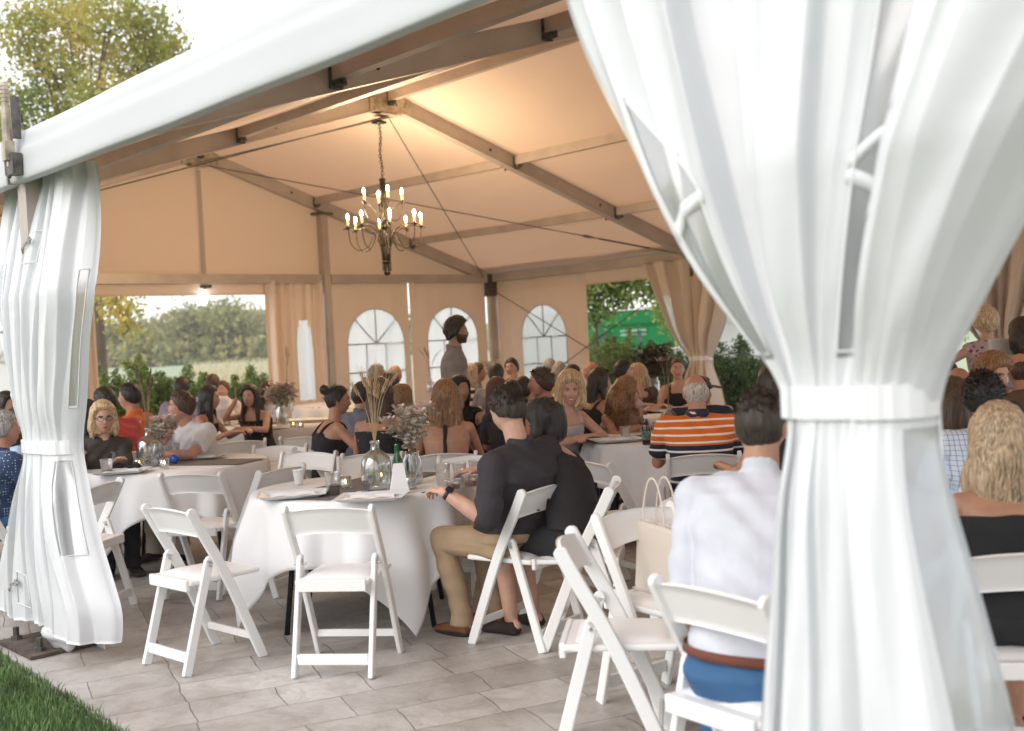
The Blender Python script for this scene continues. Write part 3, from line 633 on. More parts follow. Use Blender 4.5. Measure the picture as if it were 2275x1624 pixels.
def chair_top(pa,pb,label,flip=1,**k):
    a=gnd(*pa,z=.79);b=gnd(*pb,z=.79); m=(a+b)/2; d=N((b-a)*[1,1,0]); f=np.array([-d[1],d[0],0])*flip; c=m+f*.16; yaw=math.atan2(f[0],f[1]); return chair(c[0],c[1],yaw,label,**k)
# ================================================================ TABLES
m_cloth=fabric('table_linen',(.84,.84,.85),.10,.8,(18,.12,4),.004)
m_black=mat('black_steel_leg',(.02,.02,.022),.4,.5); m_ply=mat('table_board',(.30,.22,.15),.6,var=(5,.2,(1,8,1)))
m_run=mat('burlap_runner',(.16,.14,.125),.9,bump=(220,.6,2,(1,1,1),.003),var=(60,.35))
TABLES={}
def table(key,cx,cy,R=.61,side=1.78,rot=0.,label='',runner=True,seed=0,nf=8,hi=True):
    t=empty('round_table',(cx,cy,0),0,label,'table','round banquet tables')
    mb=MB(); mb.add(*lathe([(0,.715),(R-.004,.715),(R,.722),(R,.735),(R-.004,.740),(0,.740)],48)); mb.build('tabletop',m_ply,t)
    for s1 in(-1,1):
        for s2 in(-1,1):
            mb=MB(); mb.add(*tube([(s1*.30,s2*.22,.71),(s1*.36,s2*.30,.35),(s1*.40,s2*.33,0)],.0145,10)); mb.build('leg',m_black,t,True)
        mb=MB(); mb.add(*tube([(s1*.33,-.26,.5),(s1*.33,.26,.5)],.010,8)); mb.add(*tube([(s1*.33,0,.5),(0,0,.71)],.008,8)); mb.build('brace',m_black,t,True)
    rs=np.random.RandomState(seed+50); ph=rs.rand(6)*6.28; A=side/2
    n=76 if hi else 44
    def fn(a,b):
        # concentrate samples past the rim
        x=(a-.5)*side; y=(b-.5)*side; r=math.hypot(x,y); th=math.atan2(y,x)
        if r<=R: X,Y,Z=x,y,.745
        else:
            d=r-R; ca,sa=math.cos(th),math.sin(th)
            fold=(math.sin(nf*th+ph[0])*.5+.35*math.sin((nf*1.7)*th+ph[1]))*min(1,d/.25)*.07
            fold+=.05*d
            corner=abs(math.sin(2*th))**6
            rr=R+.012+fold+ (.05*corner*min(1,d/.4)) - .10*max(0,d-.35)*corner
            rr=max(rr,R+.006); th2=th+ .12*math.sin(2*(th)+ph[2])*min(1,d/.3)*corner
            rnd=.016; X,Y=rr*math.cos(th2),rr*math.sin(th2); Z=.745-d*.985+.004
            if d<rnd*2: Z=.745-d*d/(4*rnd); rx=R+d*.5; X,Y=rx*ca,rx*sa
            Z=max(Z,.015)
        c,s=math.cos(rot),math.sin(rot); return (c*X-s*Y,s*X+c*Y,Z)
    v,f=grid(fn,n,n); mb=MB(); mb.add(v,f)
    c=mb.build('tablecloth',m_cloth,None,True,(cx,cy,.002)); sm=c.modifiers.new('s','SMOOTH'); sm.iterations=2; sm.factor=.4
    sm=c.modifiers.new('t','SOLIDIFY'); sm.thickness=.002
    tag(c,'white cloth on the '+label.replace('round table ',''),'tablecloth','white square tablecloths')
    TABLES[key]=(cx,cy); return t
def pc(x,y,Z): p=at(x,y,Z); return p[0],p[1]
def tc_(x,y): p=gnd(x,y,.745); return p
T1=tc_(803,1080); T2=tc_(392,1030)
table('T1',T1[0],T1[1],rot=math.radians(-20),side=1.92,label='round table in front with the tall glass bottle of wheat stalks',seed=1,nf=9)
table('T2',T2[0],T2[1],R=.66,side=1.9,rot=math.radians(12),label='round table on the left where the woman in glasses sits',seed=2,nf=9)
T3=tc_(612,941); table('T3',T3[0],T3[1],R=.76,side=2.2,rot=.3,label='round table in front of the curtain where two women in floral dresses sit',seed=3,hi=False)
T4=tc_(640,902); table('T4',T4[0]+.8,T4[1],R=.7,side=2.1,rot=.1,label='far round table beside the gathered curtain with nothing on it',seed=4,hi=False)
T5=at(1483,975,8.31); table('T5',T5[0],T5[1],R=.61,side=1.85,rot=.55,label='round table with the brown beer bottle by the orange striped man',seed=5)
T6=tc_(1350,925); table('T6',T6[0],T6[1],R=.7,side=2.1,rot=.2,label='round table just behind the smiling blonde woman',seed=6,hi=False)
T7=tc_(975,928); table('T7',T7[0],T7[1],R=.7,side=2.1,rot=.8,label='round table in the middle beyond the woman with wavy hair',seed=7,hi=False)
T8=tc_(1100,878); table('T8',T8[0],T8[1],R=.7,side=2.1,rot=.4,label='far round table beside the black and white striped top',seed=8,hi=False)
T9=at(1775,1120,4.95); table('T9',T9[0],T9[1],R=.61,side=1.78,rot=.9,label='round table beyond the man in the white shirt, near the leather tote',seed=9)
T10=at(2230,1020,6.0); table('T10',T10[0],T10[1],R=.7,side=2.0,rot=.3,label='round table right of the near drape beyond the checked shirt',seed=10,hi=False)
T11=at(300,925,11.0); table('T11',T11[0],T11[1],R=.7,side=2.0,rot=.3,label='round table beyond the men in red and orange shirts',seed=11,hi=False)
T12=at(1470,900,11.3); table('T12',T12[0],T12[1],R=.7,side=2.0,rot=.3,label='round table carrying the big dark flower arrangement',seed=12,hi=False)
T13=at(-10,1080,8.4); table('T13',T13[0],T13[1],R=.7,side=1.9,rot=.3,label='round table left of the near left drape, mostly hidden',seed=13,hi=False)
# long buffet table with pleated skirt, seen past the right drape
bt=empty('buffet_table',at(2150,835,10.2)*[1,1,0],math.radians(10),'long buffet table with white pleated skirt far on the right','table')
mb=MB(); mb.add(*box((0,0,.90),2.6,.75,.03)); mb.build('tabletop',m_cloth,bt)
v,f=grid(lambda a,b:((a-.5)*2.58,-.37-.02*math.sin(a*150),.885-.87*b),180,2); mb=MB(); mb.add(v,f); mb.build('table_skirt',m_cloth,bt,True)
# table runners (grey burlap)
def runner(k,ang,w=.36,ln=1.2,label=''):
    cx,cy=TABLES[k]; mb=MB(); v,f=grid(lambda a,b:((a-.5)*ln,(b-.5)*w,.0),20,6); v,f=shell(v,f,20,6,.002); mb.add(v,f)
    o=mb.build('table_runner',m_run,None); o.location=(cx,cy,.754); o.rotation_euler=(0,0,ang); tag(o,label,'table runner','grey burlap runners on the round tables'); return o
runner('T1',math.radians(62),.40,1.1,'grey burlap runner under the tall bottle of wheat stalks')
runner('T2',math.radians(-20),.36,1.3,'grey burlap runner on the left table beside the glasses woman')
runner('T3',math.radians(-8),.4,1.5,'grey burlap runner under the vase of the floral dress women')
runner('T5',math.radians(10),.4,1.4,'grey burlap runner beside the brown beer bottle')
runner('T7',math.radians(10),.4,1.4,'grey burlap runner beyond the wavy haired woman')
# ---------------- empty and visible chairs
chair_rear((330,1478),(410,1503),'empty chair turned sideways, leftmost of the two in the front',1)
chair_rear((660,1508),(820,1508),'empty chair in the front middle with its back to the lawn',1)
chair_rear((1213,1448),(1292,1412),'chair under the man in the black shirt',1)
c4=chair_top((1352,1092),(1375,1058),'chair under the woman in the black dress beside the black shirt man',1)
chair_top((1245,1218),(1264,1180),'empty chair seen from its side at the lower right, nearest the camera',-1)
chair_top((1332,1146),(1480,1120),'empty chair with the cream leather tote standing on its seat',-1)
chair_top((1452,1285),(1700,1335),'chair under the man in the plain white shirt',1)
chair_top((350,1055),(495,1052),'empty chair with its back to us at the left table',1)
chair_top((205,1080),(252,1068),'empty chair beside the near left drape',1)
chair_top((575,1040),(560,1075) if False else (548,1100),'x',1) if False else None
p=gnd(575,1150,0); 
chair_rear((622,1175),(618,1240),'empty chair at the left edge of the front table',-1) if False else None
q=at(590,1150,7.15); chair(q[0],q[1]+.0,math.radians(-62),'empty chair between the left table and the front table')
q=at(612,1050,8.6); chair(q[0],q[1],math.radians(186),'leftmost of two empty chairs side by side behind the front table')
q=at(668,1060,7.9); chair(q[0],q[1],math.radians(196),'rightmost of two empty chairs side by side behind the front table')
q=at(530,1010,9.6); chair(q[0],q[1],math.radians(-20),'empty chair with a dark edge below the dark floral dress women table')
q=at(690,1000,9.7); chair(q[0],q[1],math.radians(8),'empty chair left of the woman with the hair bun')
q=at(1040,1075,7.05); chair(q[0],q[1],math.radians(188),'empty chair across the front table, below the wavy haired woman')
q=at(1365,1110,6.6); chair(q[0],q[1],math.radians(62),'empty chair between the black dress woman and the striped man')
q=at(820,1050,7.4); chair(q[0],q[1],math.radians(176),'empty chair right behind the tall bottle of wheat stalks')
chair_top((2190,1345),(2330,1320),'empty chair at the lower right edge behind the blonde in black',1) if False else None
# ================================================================ PEOPLE
SKIN={'fair':(.56,.33,.24),'tan':(.46,.25,.165),'red':(.52,.26,.18),'olive':(.38,.21,.14),'deep':(.27,.14,.09)}
def skin(k): 
    m=mat('skin_'+k,SKIN[k],.48,bump=(90,.12,3,(1,1,1),.002),var=(16,.10),sss=.12); return m
HAIRC={'black':(.012,.010,.009),'dark':(.028,.018,.012),'brown':(.065,.036,.02),'auburn':(.10,.042,.02),'blond':(.52,.37,.22),'ltbrown':(.24,.125,.055),'ash':(.50,.37,.24),'gray':(.30,.28,.26),'white':(.50,.45,.41)}
def hairm(k,c2=None):
    n='hair_'+k
    if n in MATS: return MATS[n]
    m=mat(n,HAIRC[k],.42); nt=m.node_tree; b=nt.nodes['Principled BSDF']; L=nt.links.new
    tc=nt.nodes.new('ShaderNodeTexCoord'); mp_=nt.nodes.new('ShaderNodeMapping'); mp_.inputs['Scale'].default_value=(110,110,3.2); L(tc.outputs['Object'],mp_.inputs[0])
    n1=nt.nodes.new('ShaderNodeTexNoise'); n1.inputs['Scale'].default_value=1.4; n1.inputs['Detail'].default_value=5; n1.inputs['Roughness'].default_value=.6; L(mp_.outputs[0],n1.inputs[0])
    r=nt.nodes.new('ShaderNodeValToRGB'); c=HAIRC[k]; r.color_ramp.elements[0].position=.36; r.color_ramp.elements[1].position=.66
    r.color_ramp.elements[0].color=tuple(x*.42 for x in c)+(1,); r.color_ramp.elements[1].color=tuple(min(1,x*1.75+.004) for x in c)+(1,)
    L(n1.outputs[0],r.inputs[0]); L(r.outputs[0],b.inputs['Base Color'])
    bp=nt.nodes.new('ShaderNodeBump'); bp.inputs['Strength'].default_value=.7; bp.inputs['Distance'].default_value=.006; L(n1.outputs[0],bp.inputs['Height']); L(bp.outputs[0],b.inputs['Normal']); return m
def pattern(name,fn):
    if name in MATS: return MATS[name]
    m=mat(name,(.5,.5,.5),.8,bump=(26,.25,4,(1,1,1),.012)); nt=m.node_tree; b=nt.nodes['Principled BSDF']; tc=nt.nodes.new('ShaderNodeTexCoord'); out=fn(nt,tc); nt.links.new(out,b.inputs['Base Color']); return m
def ramp(nt,src,stops,const=True):
    r=nt.nodes.new('ShaderNodeValToRGB'); e=r.color_ramp.elements
    while len(e)<len(stops): e.new(.5)
    for i,(p,c) in enumerate(stops): e[i].position=p; e[i].color=tuple(c)+(1,)
    if const: r.color_ramp.interpolation='CONSTANT'
    nt.links.new(src,r.inputs[0]); return r.outputs[0]
def math_(nt,op,a,b=None):
    n=nt.nodes.new('ShaderNodeMath'); n.operation=op
    for i,x in enumerate((a,b)):
        if x is None: continue
        if isinstance(x,(int,float)): n.inputs[i].default_value=x
        else: nt.links.new(x,n.inputs[i])
    return n.outputs[0]
def p_orange(nt,tc):   # orange polo with white stripes and navy block, bands by height
    s=nt.nodes.new('ShaderNodeSeparateXYZ'); nt.links.new(tc.outputs['Object'],s.inputs[0]); z=s.outputs[2]
    O=(.72,.155,.01);W=(.85,.82,.78);B=(.012,.018,.045)
    fr=math_(nt,'FRACT',math_(nt,'MULTIPLY',z,1/.043)); st=ramp(nt,fr,[(0,O),(.72,W)])
    fr2=math_(nt,'FRACT',math_(nt,'MULTIPLY',z,1/.062)); s2=ramp(nt,fr2,[(0,B),(.80,W)])
    sel=ramp(nt,z,[(0,(1,1,1)),(.835,(0,0,0)),(1,(0,0,0))]); mx=nt.nodes.new('ShaderNodeMixRGB'); nt.links.new(sel,mx.inputs[0]); nt.links.new(st,mx.inputs[1]); nt.links.new(s2,mx.inputs[2]); return mx.outputs[0]
def p_bw(nt,tc):
    s=nt.nodes.new('ShaderNodeSeparateXYZ'); nt.links.new(tc.outputs['Object'],s.inputs[0]); return ramp(nt,math_(nt,'FRACT',math_(nt,'MULTIPLY',s.outputs[2],1/.09)),[(0,(.75,.73,.7)),(.5,(.015,.015,.02))])
def p_check(nt,tc):
    s=nt.nodes.new('ShaderNodeSeparateXYZ'); nt.links.new(tc.outputs['Object'],s.inputs[0])
    a=ramp(nt,math_(nt,'FRACT',math_(nt,'MULTIPLY',s.outputs[2],1/.022)),[(0,(.62,.72,.82)),(.8,(.10,.25,.50)),(.9,(.62,.72,.82))]); c=ramp(nt,math_(nt,'FRACT',math_(nt,'MULTIPLY',s.outputs[0],1/.022)),[(0,(1,1,1)),(.78,(.45,.6,.85)),(.88,(.85,.5,.7))])
    mx=nt.nodes.new('ShaderNodeMixRGB'); mx.blend_type='MULTIPLY'; mx.inputs[0].default_value=1; nt.links.new(a,mx.inputs[1]); nt.links.new(c,mx.inputs[2]); return mx.outputs[0]
def p_vstripe(nt,tc):
    s=nt.nodes.new('ShaderNodeSeparateXYZ'); nt.links.new(tc.outputs['Object'],s.inputs[0]); return ramp(nt,math_(nt,'FRACT',math_(nt,'MULTIPLY',math_(nt,'ADD',s.outputs[0],math_(nt,'MULTIPLY',s.outputs[1],.6)),1/.02)),[(0,(.20,.22,.30)),(.5,(.55,.55,.58))])
def floral(bgc,cols,scale=22,th=.34):
    def fn(nt,tc):
        v=nt.nodes.new('ShaderNodeTexVoronoi'); v.inputs['Scale'].default_value=scale; v.inputs['Randomness'].default_value=1; nt.links.new(tc.outputs['Object'],v.inputs['Vector'])
        n=nt.nodes.new('ShaderNodeTexNoise'); n.inputs['Scale'].default_value=scale*2.2; nt.links.new(tc.outputs['Object'],n.inputs[0])
        d=math_(nt,'ADD',v.outputs['Distance'],math_(nt,'MULTIPLY',n.outputs[0],.35)); msk=ramp(nt,d,[(0,(1,1,1)),(th+.12,(0,0,0))])
        s=nt.nodes.new('ShaderNodeSeparateXYZ'); nt.links.new(v.outputs['Color'],s.inputs[0]); st=[(i/len(cols),c) for i,c in enumerate(cols)]; cc=ramp(nt,s.outputs[0],st)
        mx=nt.nodes.new('ShaderNodeMixRGB'); nt.links.new(msk,mx.inputs[0]); mx.inputs[1].default_value=bgc+(1,); nt.links.new(cc,mx.inputs[2]); return mx.outputs[0]
    return fn
def p_dots(nt,tc):
    v=nt.nodes.new('ShaderNodeTexVoronoi'); v.inputs['Scale'].default_value=55; v.inputs['Randomness'].default_value=.1; nt.links.new(tc.outputs['Object'],v.inputs['Vector']); return ramp(nt,v.outputs['Distance'],[(0,(.45,.55,.7)),(.22,(.02,.045,.11))])
CLOTH={'orange':lambda:pattern('orange_striped_polo',p_orange),'bw':lambda:pattern('black_white_stripes',p_bw),'check':lambda:pattern('light_check_shirt',p_check),'vstripe':lambda:pattern('striped_top',p_vstripe),'dots':lambda:pattern('navy_dotted_shirt',p_dots),
 'floral':lambda:pattern('dark_floral',floral((.012,.010,.012),[(.012,.01,.012),(.35,.05,.05),(.012,.01,.012),(.30,.12,.12),(.012,.01,.012),(.05,.10,.06)],24,.30)),'floral2':lambda:pattern('magenta_floral',floral((.45,.38,.40),[(.30,.02,.10),(.05,.03,.05),(.55,.5,.5),(.35,.05,.15),(.25,.16,.08)],26,.42)),
 'pinkfl':lambda:pattern('navy_pink_floral',floral((.010,.010,.014),[(.010,.01,.014),(.45,.04,.16),(.010,.01,.014),(.10,.03,.16)],20,.26)),'whfl':lambda:pattern('white_floral',floral((.6,.56,.55),[(.6,.56,.55),(.5,.2,.25),(.6,.56,.55)],20,.3))}
def cl(k):
    if k in CLOTH: return CLOTH[k]()
    n,c=k if isinstance(k,tuple) else (str(k),k)
    return mat('cloth_'+n,c,.82,bump=(10,.35,6,(1,1,.45),.02),var=(9,.08))
def rotm(yaw,pitch=0,roll=0):
    cy,sy=math.cos(yaw),math.sin(yaw); Rz=np.array([[cy,sy,0],[-sy,cy,0],[0,0,1]])   # heading: 0=+Y, + turns towards +X
    cp,sp=math.cos(pitch),math.sin(pitch); Rx=np.array([[1,0,0],[0,cp,sp],[0,-sp,cp]]) # + pitch looks down
    cr,sr=math.cos(roll),math.sin(roll); Ry=np.array([[cr,0,sr],[0,1,0],[-sr,0,cr]]); return Rz@Rx@Ry
def headshape(D,fem=False,jaw=1.):
    x,y,z=D[:,0],D[:,1],D[:,2]; X=.0745*x; Y=.094*y; Z=.114*z; low=np.clip(-z,0,1); top=np.clip(z,0,1)
    X=X*(1-(.34 if fem else .26)/jaw*low**1.5); X=X*(1+.05*top*(1-top))
    Y=np.where((y<0),Y*(1-.42*low**1.2)+.0*low,Y*(1-.06*low)); Y=Y+.014*low*np.where(y>0,1,.3)
    fr=np.clip((y-.1)*2,0,1); G=lambda cx,cz,sx_,sz_:np.exp(-((np.abs(X)-cx)/sx_)**2-((Z-cz)/sz_)**2)
    nose=np.exp(-(X/np.where(Z>-.012,.0085,.013))**2)*np.where(Z>-.026,np.clip(1-(Z+.026)/.050,0,1)**1.1,np.exp(-((Z+.026)/.007)**2))
    Y=Y+fr*(.022*nose-.0085*G(.030,.010,.014,.011)+.0045*G(.028,.032,.02,.007)+.004*G(.040,-.022,.018,.018)+.0065*np.exp(-(X/.021)**2-((Z+.058)/.0075)**2)-.003*np.exp(-(X/.02)**2-((Z+.049)/.004)**2)+.011*np.exp(-(X/.024)**2-((Z+.097)/.016)**2)-.004*np.exp(-(X/.03)**2-((Z+.077)/.006)**2))
    return np.stack([X,Y,Z],1)
def sphdirs(n,m):
    v,f=ellipsoid((0,0,0),(1,1,1),n,m); return np.array(v),f
def capsule(a,b,r1,r2,n=12,flat=False,ell=None):
    a=np.array(a,float);b=np.array(b,float);d=b-a;L_=np.linalg.norm(d)+1e-9;d=d/L_;u,w=frame(d) if ell is None else (N(np.array(ell)-d*np.dot(ell,d)),None)
    if w is None: w=np.cross(d,u)
    ew=1.0; prof=[]
    if not flat:
        for t in(.0,.35,.7): prof.append((-r1*math.cos(t*math.pi/2),r1*math.sin(t*math.pi/2)))
    prof.append((0,r1))
    for t in(.33,.66): prof.append((L_*t,r1+(r2-r1)*t))
    prof.append((L_,r2))
    if not flat:
        for t in(.7,.35,0): prof.append((L_+r2*math.cos(t*math.pi/2),r2*math.sin(t*math.pi/2)))
    v=[];f=[]
    for h,r in prof:
        for k in range(n):
            t=2*math.pi*k/n; v.append(a+d*h+(u*math.cos(t)+w*math.sin(t))*max(r,1e-4))
    for i in range(len(prof)-1):
        for k in range(n): k2=(k+1)%n; f.append((i*n+k,i*n+k2,(i+1)*n+k2,(i+1)*n+k))
    f.append(tuple(range(n-1,-1,-1))); f.append(tuple((len(prof)-1)*n+k for k in range(n))); return v,f
def loft(secs,n=20,pw=2.2):
    """secs: (centre, rx, ry, R) superellipse rings"""
    v=[];f=[]
    for c,rx,ry,R in secs:
        for k in range(n):
            t=2*math.pi*k/n; ct,st=math.cos(t),math.sin(t); x=rx*math.copysign(abs(ct)**(2/pw),ct); y=ry*math.copysign(abs(st)**(2/pw),st)
            v.append(np.array(c)+R@np.array([x,y,0]))
    m=len(secs)
    for i in range(m-1):
        for k in range(n): k2=(k+1)%n; f.append((i*n+k,i*n+k2,(i+1)*n+k2,(i+1)*n+k))
    f.append(tuple(range(n-1,-1,-1))); f.append(tuple((m-1)*n+k for k in range(n))); return v,f
def remesh(mb,vox,smooth=2,disp=None,name='m'):
    me=bpy.data.meshes.new('tmp'); me.from_pydata(mb.v,[],mb.f); me.update(); bm=bmesh.new(); bm.from_mesh(me); bmesh.ops.recalc_face_normals(bm,faces=bm.faces); bm.to_mesh(me); bm.free()
    o=bpy.data.objects.new('tmp',me); COL.objects.link(o); r=o.modifiers.new('r','REMESH'); r.mode='VOXEL'; r.voxel_size=vox; r.use_smooth_shade=True
    if smooth: s=o.modifiers.new('s','SMOOTH'); s.iterations=smooth; s.factor=.5
    dg=bpy.context.evaluated_depsgraph_get(); dg.update(); out=bpy.data.meshes.new_from_object(o.evaluated_get(dg)); bpy.data.objects.remove(o); bpy.data.meshes.remove(me)
    if disp:
        n=len(out.vertices); co=np.empty(n*3); out.vertices.foreach_get('co',co); co=co.reshape(-1,3); no=np.empty(n*3); out.vertices.foreach_get('normal',no); no=no.reshape(-1,3)
        out.vertices.foreach_set('co',(co+no*disp(co)[:,None]).ravel()); out.update()
    out.polygons.foreach_set('use_smooth',[True]*len(out.polygons)); return out
def put(name,me,m,parent,label=None):
    me.name=name; me.materials.clear(); me.materials.append(m); o=bpy.data.objects.new(name,me); COL.objects.link(o); o.parent=parent
    if label: o['label']=label
    return o
def hand(mb,wr,d,pn,side,curl=.35,sc_=1.,fat=0.):
    """wr wrist, d pointing direction, pn back-of-hand normal"""
    d=N(d); pn=N(np.array(pn)-d*np.dot(pn,d)); x=np.cross(d,pn)*side   # x: towards little finger side * side
    k=sc_; pc_=wr+d*.045*k
    R=np.stack([x,d,pn],1); v,f=ellipsoid(pc_,(.040*k,.055*k,.016*k),12,8,R); mb.add(v,f)
    for i,(ox,ln_) in enumerate(((-.030,.066),(-.010,.076),(.010,.071),(.029,.055))):
        a=wr+(d*.082+x*ox)*k; c=curl*(1+.15*i); fr=.0082*k+fat
        d1=N(d*math.cos(c*.7)-pn*math.sin(c*.7)+x*ox*2.2); d2=N(d*math.cos(c*1.9)-pn*math.sin(c*1.9)+x*ox*2.2); d3=N(d*math.cos(c*2.8)-pn*math.sin(c*2.8)+x*ox*2)
        b=a+d1*ln_*.5*k; c_=b+d2*ln_*.33*k; e=c_+d3*ln_*.22*k
        mb.add(*capsule(a-d*.02,b,fr*1.08,fr,8)); mb.add(*capsule(b,c_,fr,fr*.93,8)); mb.add(*capsule(c_,e,fr*.93,fr*.82,8))
    a=wr+(d*.022-x*.026)*k; b=wr+(d*.052-x*.054-pn*.012)*k; c_=wr+(d*.085-x*.060-pn*.022)*k
    mb.add(*capsule(a,b,.0125*k,.0100*k,8)); mb.add(*capsule(b,c_,.0098*k,.0085*k,8))
def ik(S,T,l1,l2,pole):
    S=np.array(S,float);T=np.array(T,float);d=T-S;L_=np.linalg.norm(d)
    if L_>(l1+l2)*.995: T=S+d/L_*(l1+l2)*.995; d=T-S; L_=np.linalg.norm(d)
    if L_<abs(l1-l2)+.06: L_=abs(l1-l2)+.06; T=S+N(d)*L_; d=T-S
    a=(l1*l1-l2*l2+L_*L_)/(2*L_); h=math.sqrt(max(0,l1*l1-a*a)); p=np.array(pole)-N(d)*np.dot(pole,N(d)); return S+N(d)*a+N(p)*h,T
PEOPLE=[]
def person(px,py,Z,byaw,label,sit=True,hyaw=None,hpitch=0,hroll=0,sk='fair',fem=False,hair=('short','brown'),top='shirt',tc='white',sleeve='short',bottom=None,lean=.08,arms=('lap','lap'),q=1,wide=1.,tall=None,face=False,beard=None,glasses=None,sunup=False,cap=None,neck=None,chairlab=None,smile=False,open_back=False,straps=False,belt=None,shoes=None,legs=True,group=None,watch=False,twist=0,side=0,hx=0,floor=None,hip=None,nk=.150,nkf=0.,kneey=.43,kneeh=None,wr=None,skirt=False):
    """px,py: picture point of the head centre, Z: distance. byaw/hyaw in degrees"""
    H_=at(px,py,Z); by=math.radians(byaw); hy=math.radians(byaw if hyaw is None else hyaw); B=rotm(by); f=B[:,1]; r=B[:,0]
    # local frame: +Y forward, +X right, built in the root's own coordinates, root at floor under the hips
    if sit: lo=lean*.62; hipz=.52; s=(H_[2]-.52)/.655
    else: lo=lean*.6; hipz=.93*(H_[2]/1.66); s=(H_[2]-hipz)/.70
    if hip is not None: d_=H_[:2]-np.array(hip)[:2]; lo=float(d_@f[:2])-.03; hx=float(d_@r[:2]); lean=max(lean,lo/.62)
    s=max(.86,min(1.16,s)); base=H_-f*(lo+.03)-r*(hx+side*.6); root=empty('person',(base[0],base[1],0),-by,label,'person',group)
    vox={3:.0062,2:.0078,1:.0105,0:.013}[q]; w_=wide
    Hd=np.array([hx+side*.6,lo+.03,H_[2]])                      # head centre, local
    P0=np.array([0,0,hipz]); NB=np.array([hx*.85+side*.55,lo-.005-nkf,hipz+(H_[2]-hipz)-nk*s**.5]);  # base of neck
    if NB[2]>Hd[2]-.13: NB[2]=Hd[2]-.13
    ax=N(NB-P0); tw=math.radians(twist)
    def RT(t): a=math.atan2(ax[1],ax[2])*t; ro=math.atan2(ax[0],ax[2]); return rotm(tw*t,a*1.0,ro)
    Ls=NB[2]-hipz
    def sp(t,back=0): p=P0+(NB-P0)*t; bow=.035*math.sin(math.pi*min(1,t))*(1 if sit else .3); p=p.copy(); p[1]-=bow*(1 if lean>.05 else .3)-.0; return p
    sw=(.158 if fem else .185)*w_; g=1.
    def torso(e=0.,low=0.,hip=True):
        S=[(0.0-low,(.178 if fem else .168)*w_+e*.9,.118*w_+e,),(.12,(.168 if fem else .165)*w_+e*.9,.118*w_+e),(.32,(.132 if fem else .152)*w_+e*1.1,.104*w_+e*1.1),(.52,(.140 if fem else .162)*w_+e,.108*w_+e),(.70,(.155 if fem else .178)*w_+e,(.118 if fem else .116)*w_+e),(.84,(.150 if fem else .180)*w_+e,.098*w_+e),(.93,(.118 if fem else .140)*w_+e,.076+e*.8),(.985,.075+e*.8,.062+e*.6)]
        return loft([(sp(t),a,b,RT(max(0,min(1,t)))) for t,a,b in S],24,2.3)
    Sh=[sp(.875)+RT(.9)@np.array([sd*(sw-.012),.0,0]) for sd in(-1,1)]
    body=MB()
    body.add(*torso(0)); body.add(*capsule(NB-[0,0,.04],Hd+[0,-.022,-.055],.060 if not fem else .051,.056 if not fem else .047,14))
    if fem:
        for sd in(-1,1): v,fc=ellipsoid(sp(.66)+RT(.7)@np.array([sd*.068,.078,0]),(.058,.052,.058),14,10); body.add(v,fc)
    # head
    HR=rotm(hy-by,math.radians(hpitch),math.radians(hroll)); hs=(.95 if fem else 1.0)*(1.0)
    D,hf=sphdirs(56 if q>=2 else 36,44 if q>=2 else 28); hv=headshape(D,fem)*hs; body.add(hv@HR.T+Hd,hf)
    HW=lambda p:HR@(np.array(p,float)*hs)+Hd
    for sd in(-1,1): v,fc=ellipsoid((0,0,0),(.0085,.017,.030),10,8); v=np.array(v)@rotm(sd*.35,-.12).T+[sd*.0755,-.008,-.004]; body.add((v*hs)@HR.T+Hd,fc)
    # arms
    joints=[]
    ua,fa=(.265 if fem else .285)*s**.5,(.235 if fem else .255)*s**.5; ra=(.038 if fem else .048)*w_**.5
    for i,sd in enumerate((-1,1)):
        a=arms[i]; pole=(sd*.55,-.35,-1.0); dirh=None; pn=(0,0,1); curl=.35
        if isinstance(a,dict) and 'w' in a: q_=np.array(a['w'],float)-base; a=dict(a); a['t']=(float(q_@r),float(q_@f),float(a['w'][2]))
        if isinstance(a,dict): T=np.array(a['t'],float); pole=a.get('p',pole); dirh=a.get('d'); pn=a.get('n',pn); curl=a.get('c',curl)
        elif a=='lap': T=np.array([sd*.09,.20,.66]); dirh=(-sd*.5,1,-.2)
        elif a=='table': T=np.array([sd*.15,.40,.785]); pole=(sd*.45,-.2,-.9); dirh=(-sd*.7,.8,0)
        elif a=='fold': T=np.array([sd*.02,.34,.79]); pole=(sd*1,.0,-.4); dirh=(-sd*1,.15,0)
        elif a=='chin': T=Hd+HR@np.array([-sd*.0+sd*.045,.095,-.175]); pole=(sd*.5,.6,-1); dirh=(HR@np.array([-sd*.3,-.1,1])); pn=HR@np.array([sd*.2,1,.3]); curl=.9
        elif a=='down': T=sp(.875)+np.array([sd*(sw+.07),.05,-(ua+fa)*.97]); pole=(sd*.3,-1,0); dirh=(0,.1,-1); pn=(sd,0,0); curl=.3
        elif a=='hang': T=Sh[i]+np.array([sd*.10,.14,-.44]); pole=(sd*1,-.8,0); dirh=(-sd*.2,.6,-.6)
        elif a=='up': T=Hd+HR@np.array([sd*.11,.10,-.02]); pole=(sd*.6,.6,-1); dirh=(0,0,1)
        E_,T=ik(Sh[i],T,ua,fa,pole); dh=N(T-E_) if dirh is None else N(np.array(dirh,float))
        joints.append((Sh[i],E_,T,dh,sd)); body.add(*capsule(Sh[i],E_,ra*1.12,ra*.80,14)); body.add(*capsule(E_,E_+(T-E_)*.35,ra*.80,ra*.84,14)); body.add(*capsule(E_+(T-E_)*.35,T,ra*.84,ra*.55,14))
        body.add(*capsule(Sh[i]+(sp(.875)-Sh[i])*.55,Sh[i],.062 if not fem else .052,ra*1.08,12)); body.add(*capsule(NB-[0,0,.012],Sh[i]+[0,0,.004],.045,ra*.75,12))
        hand(body,T,dh,pn,sd,curl,.95 if fem else 1.04,.0012 if q<2 else 0)
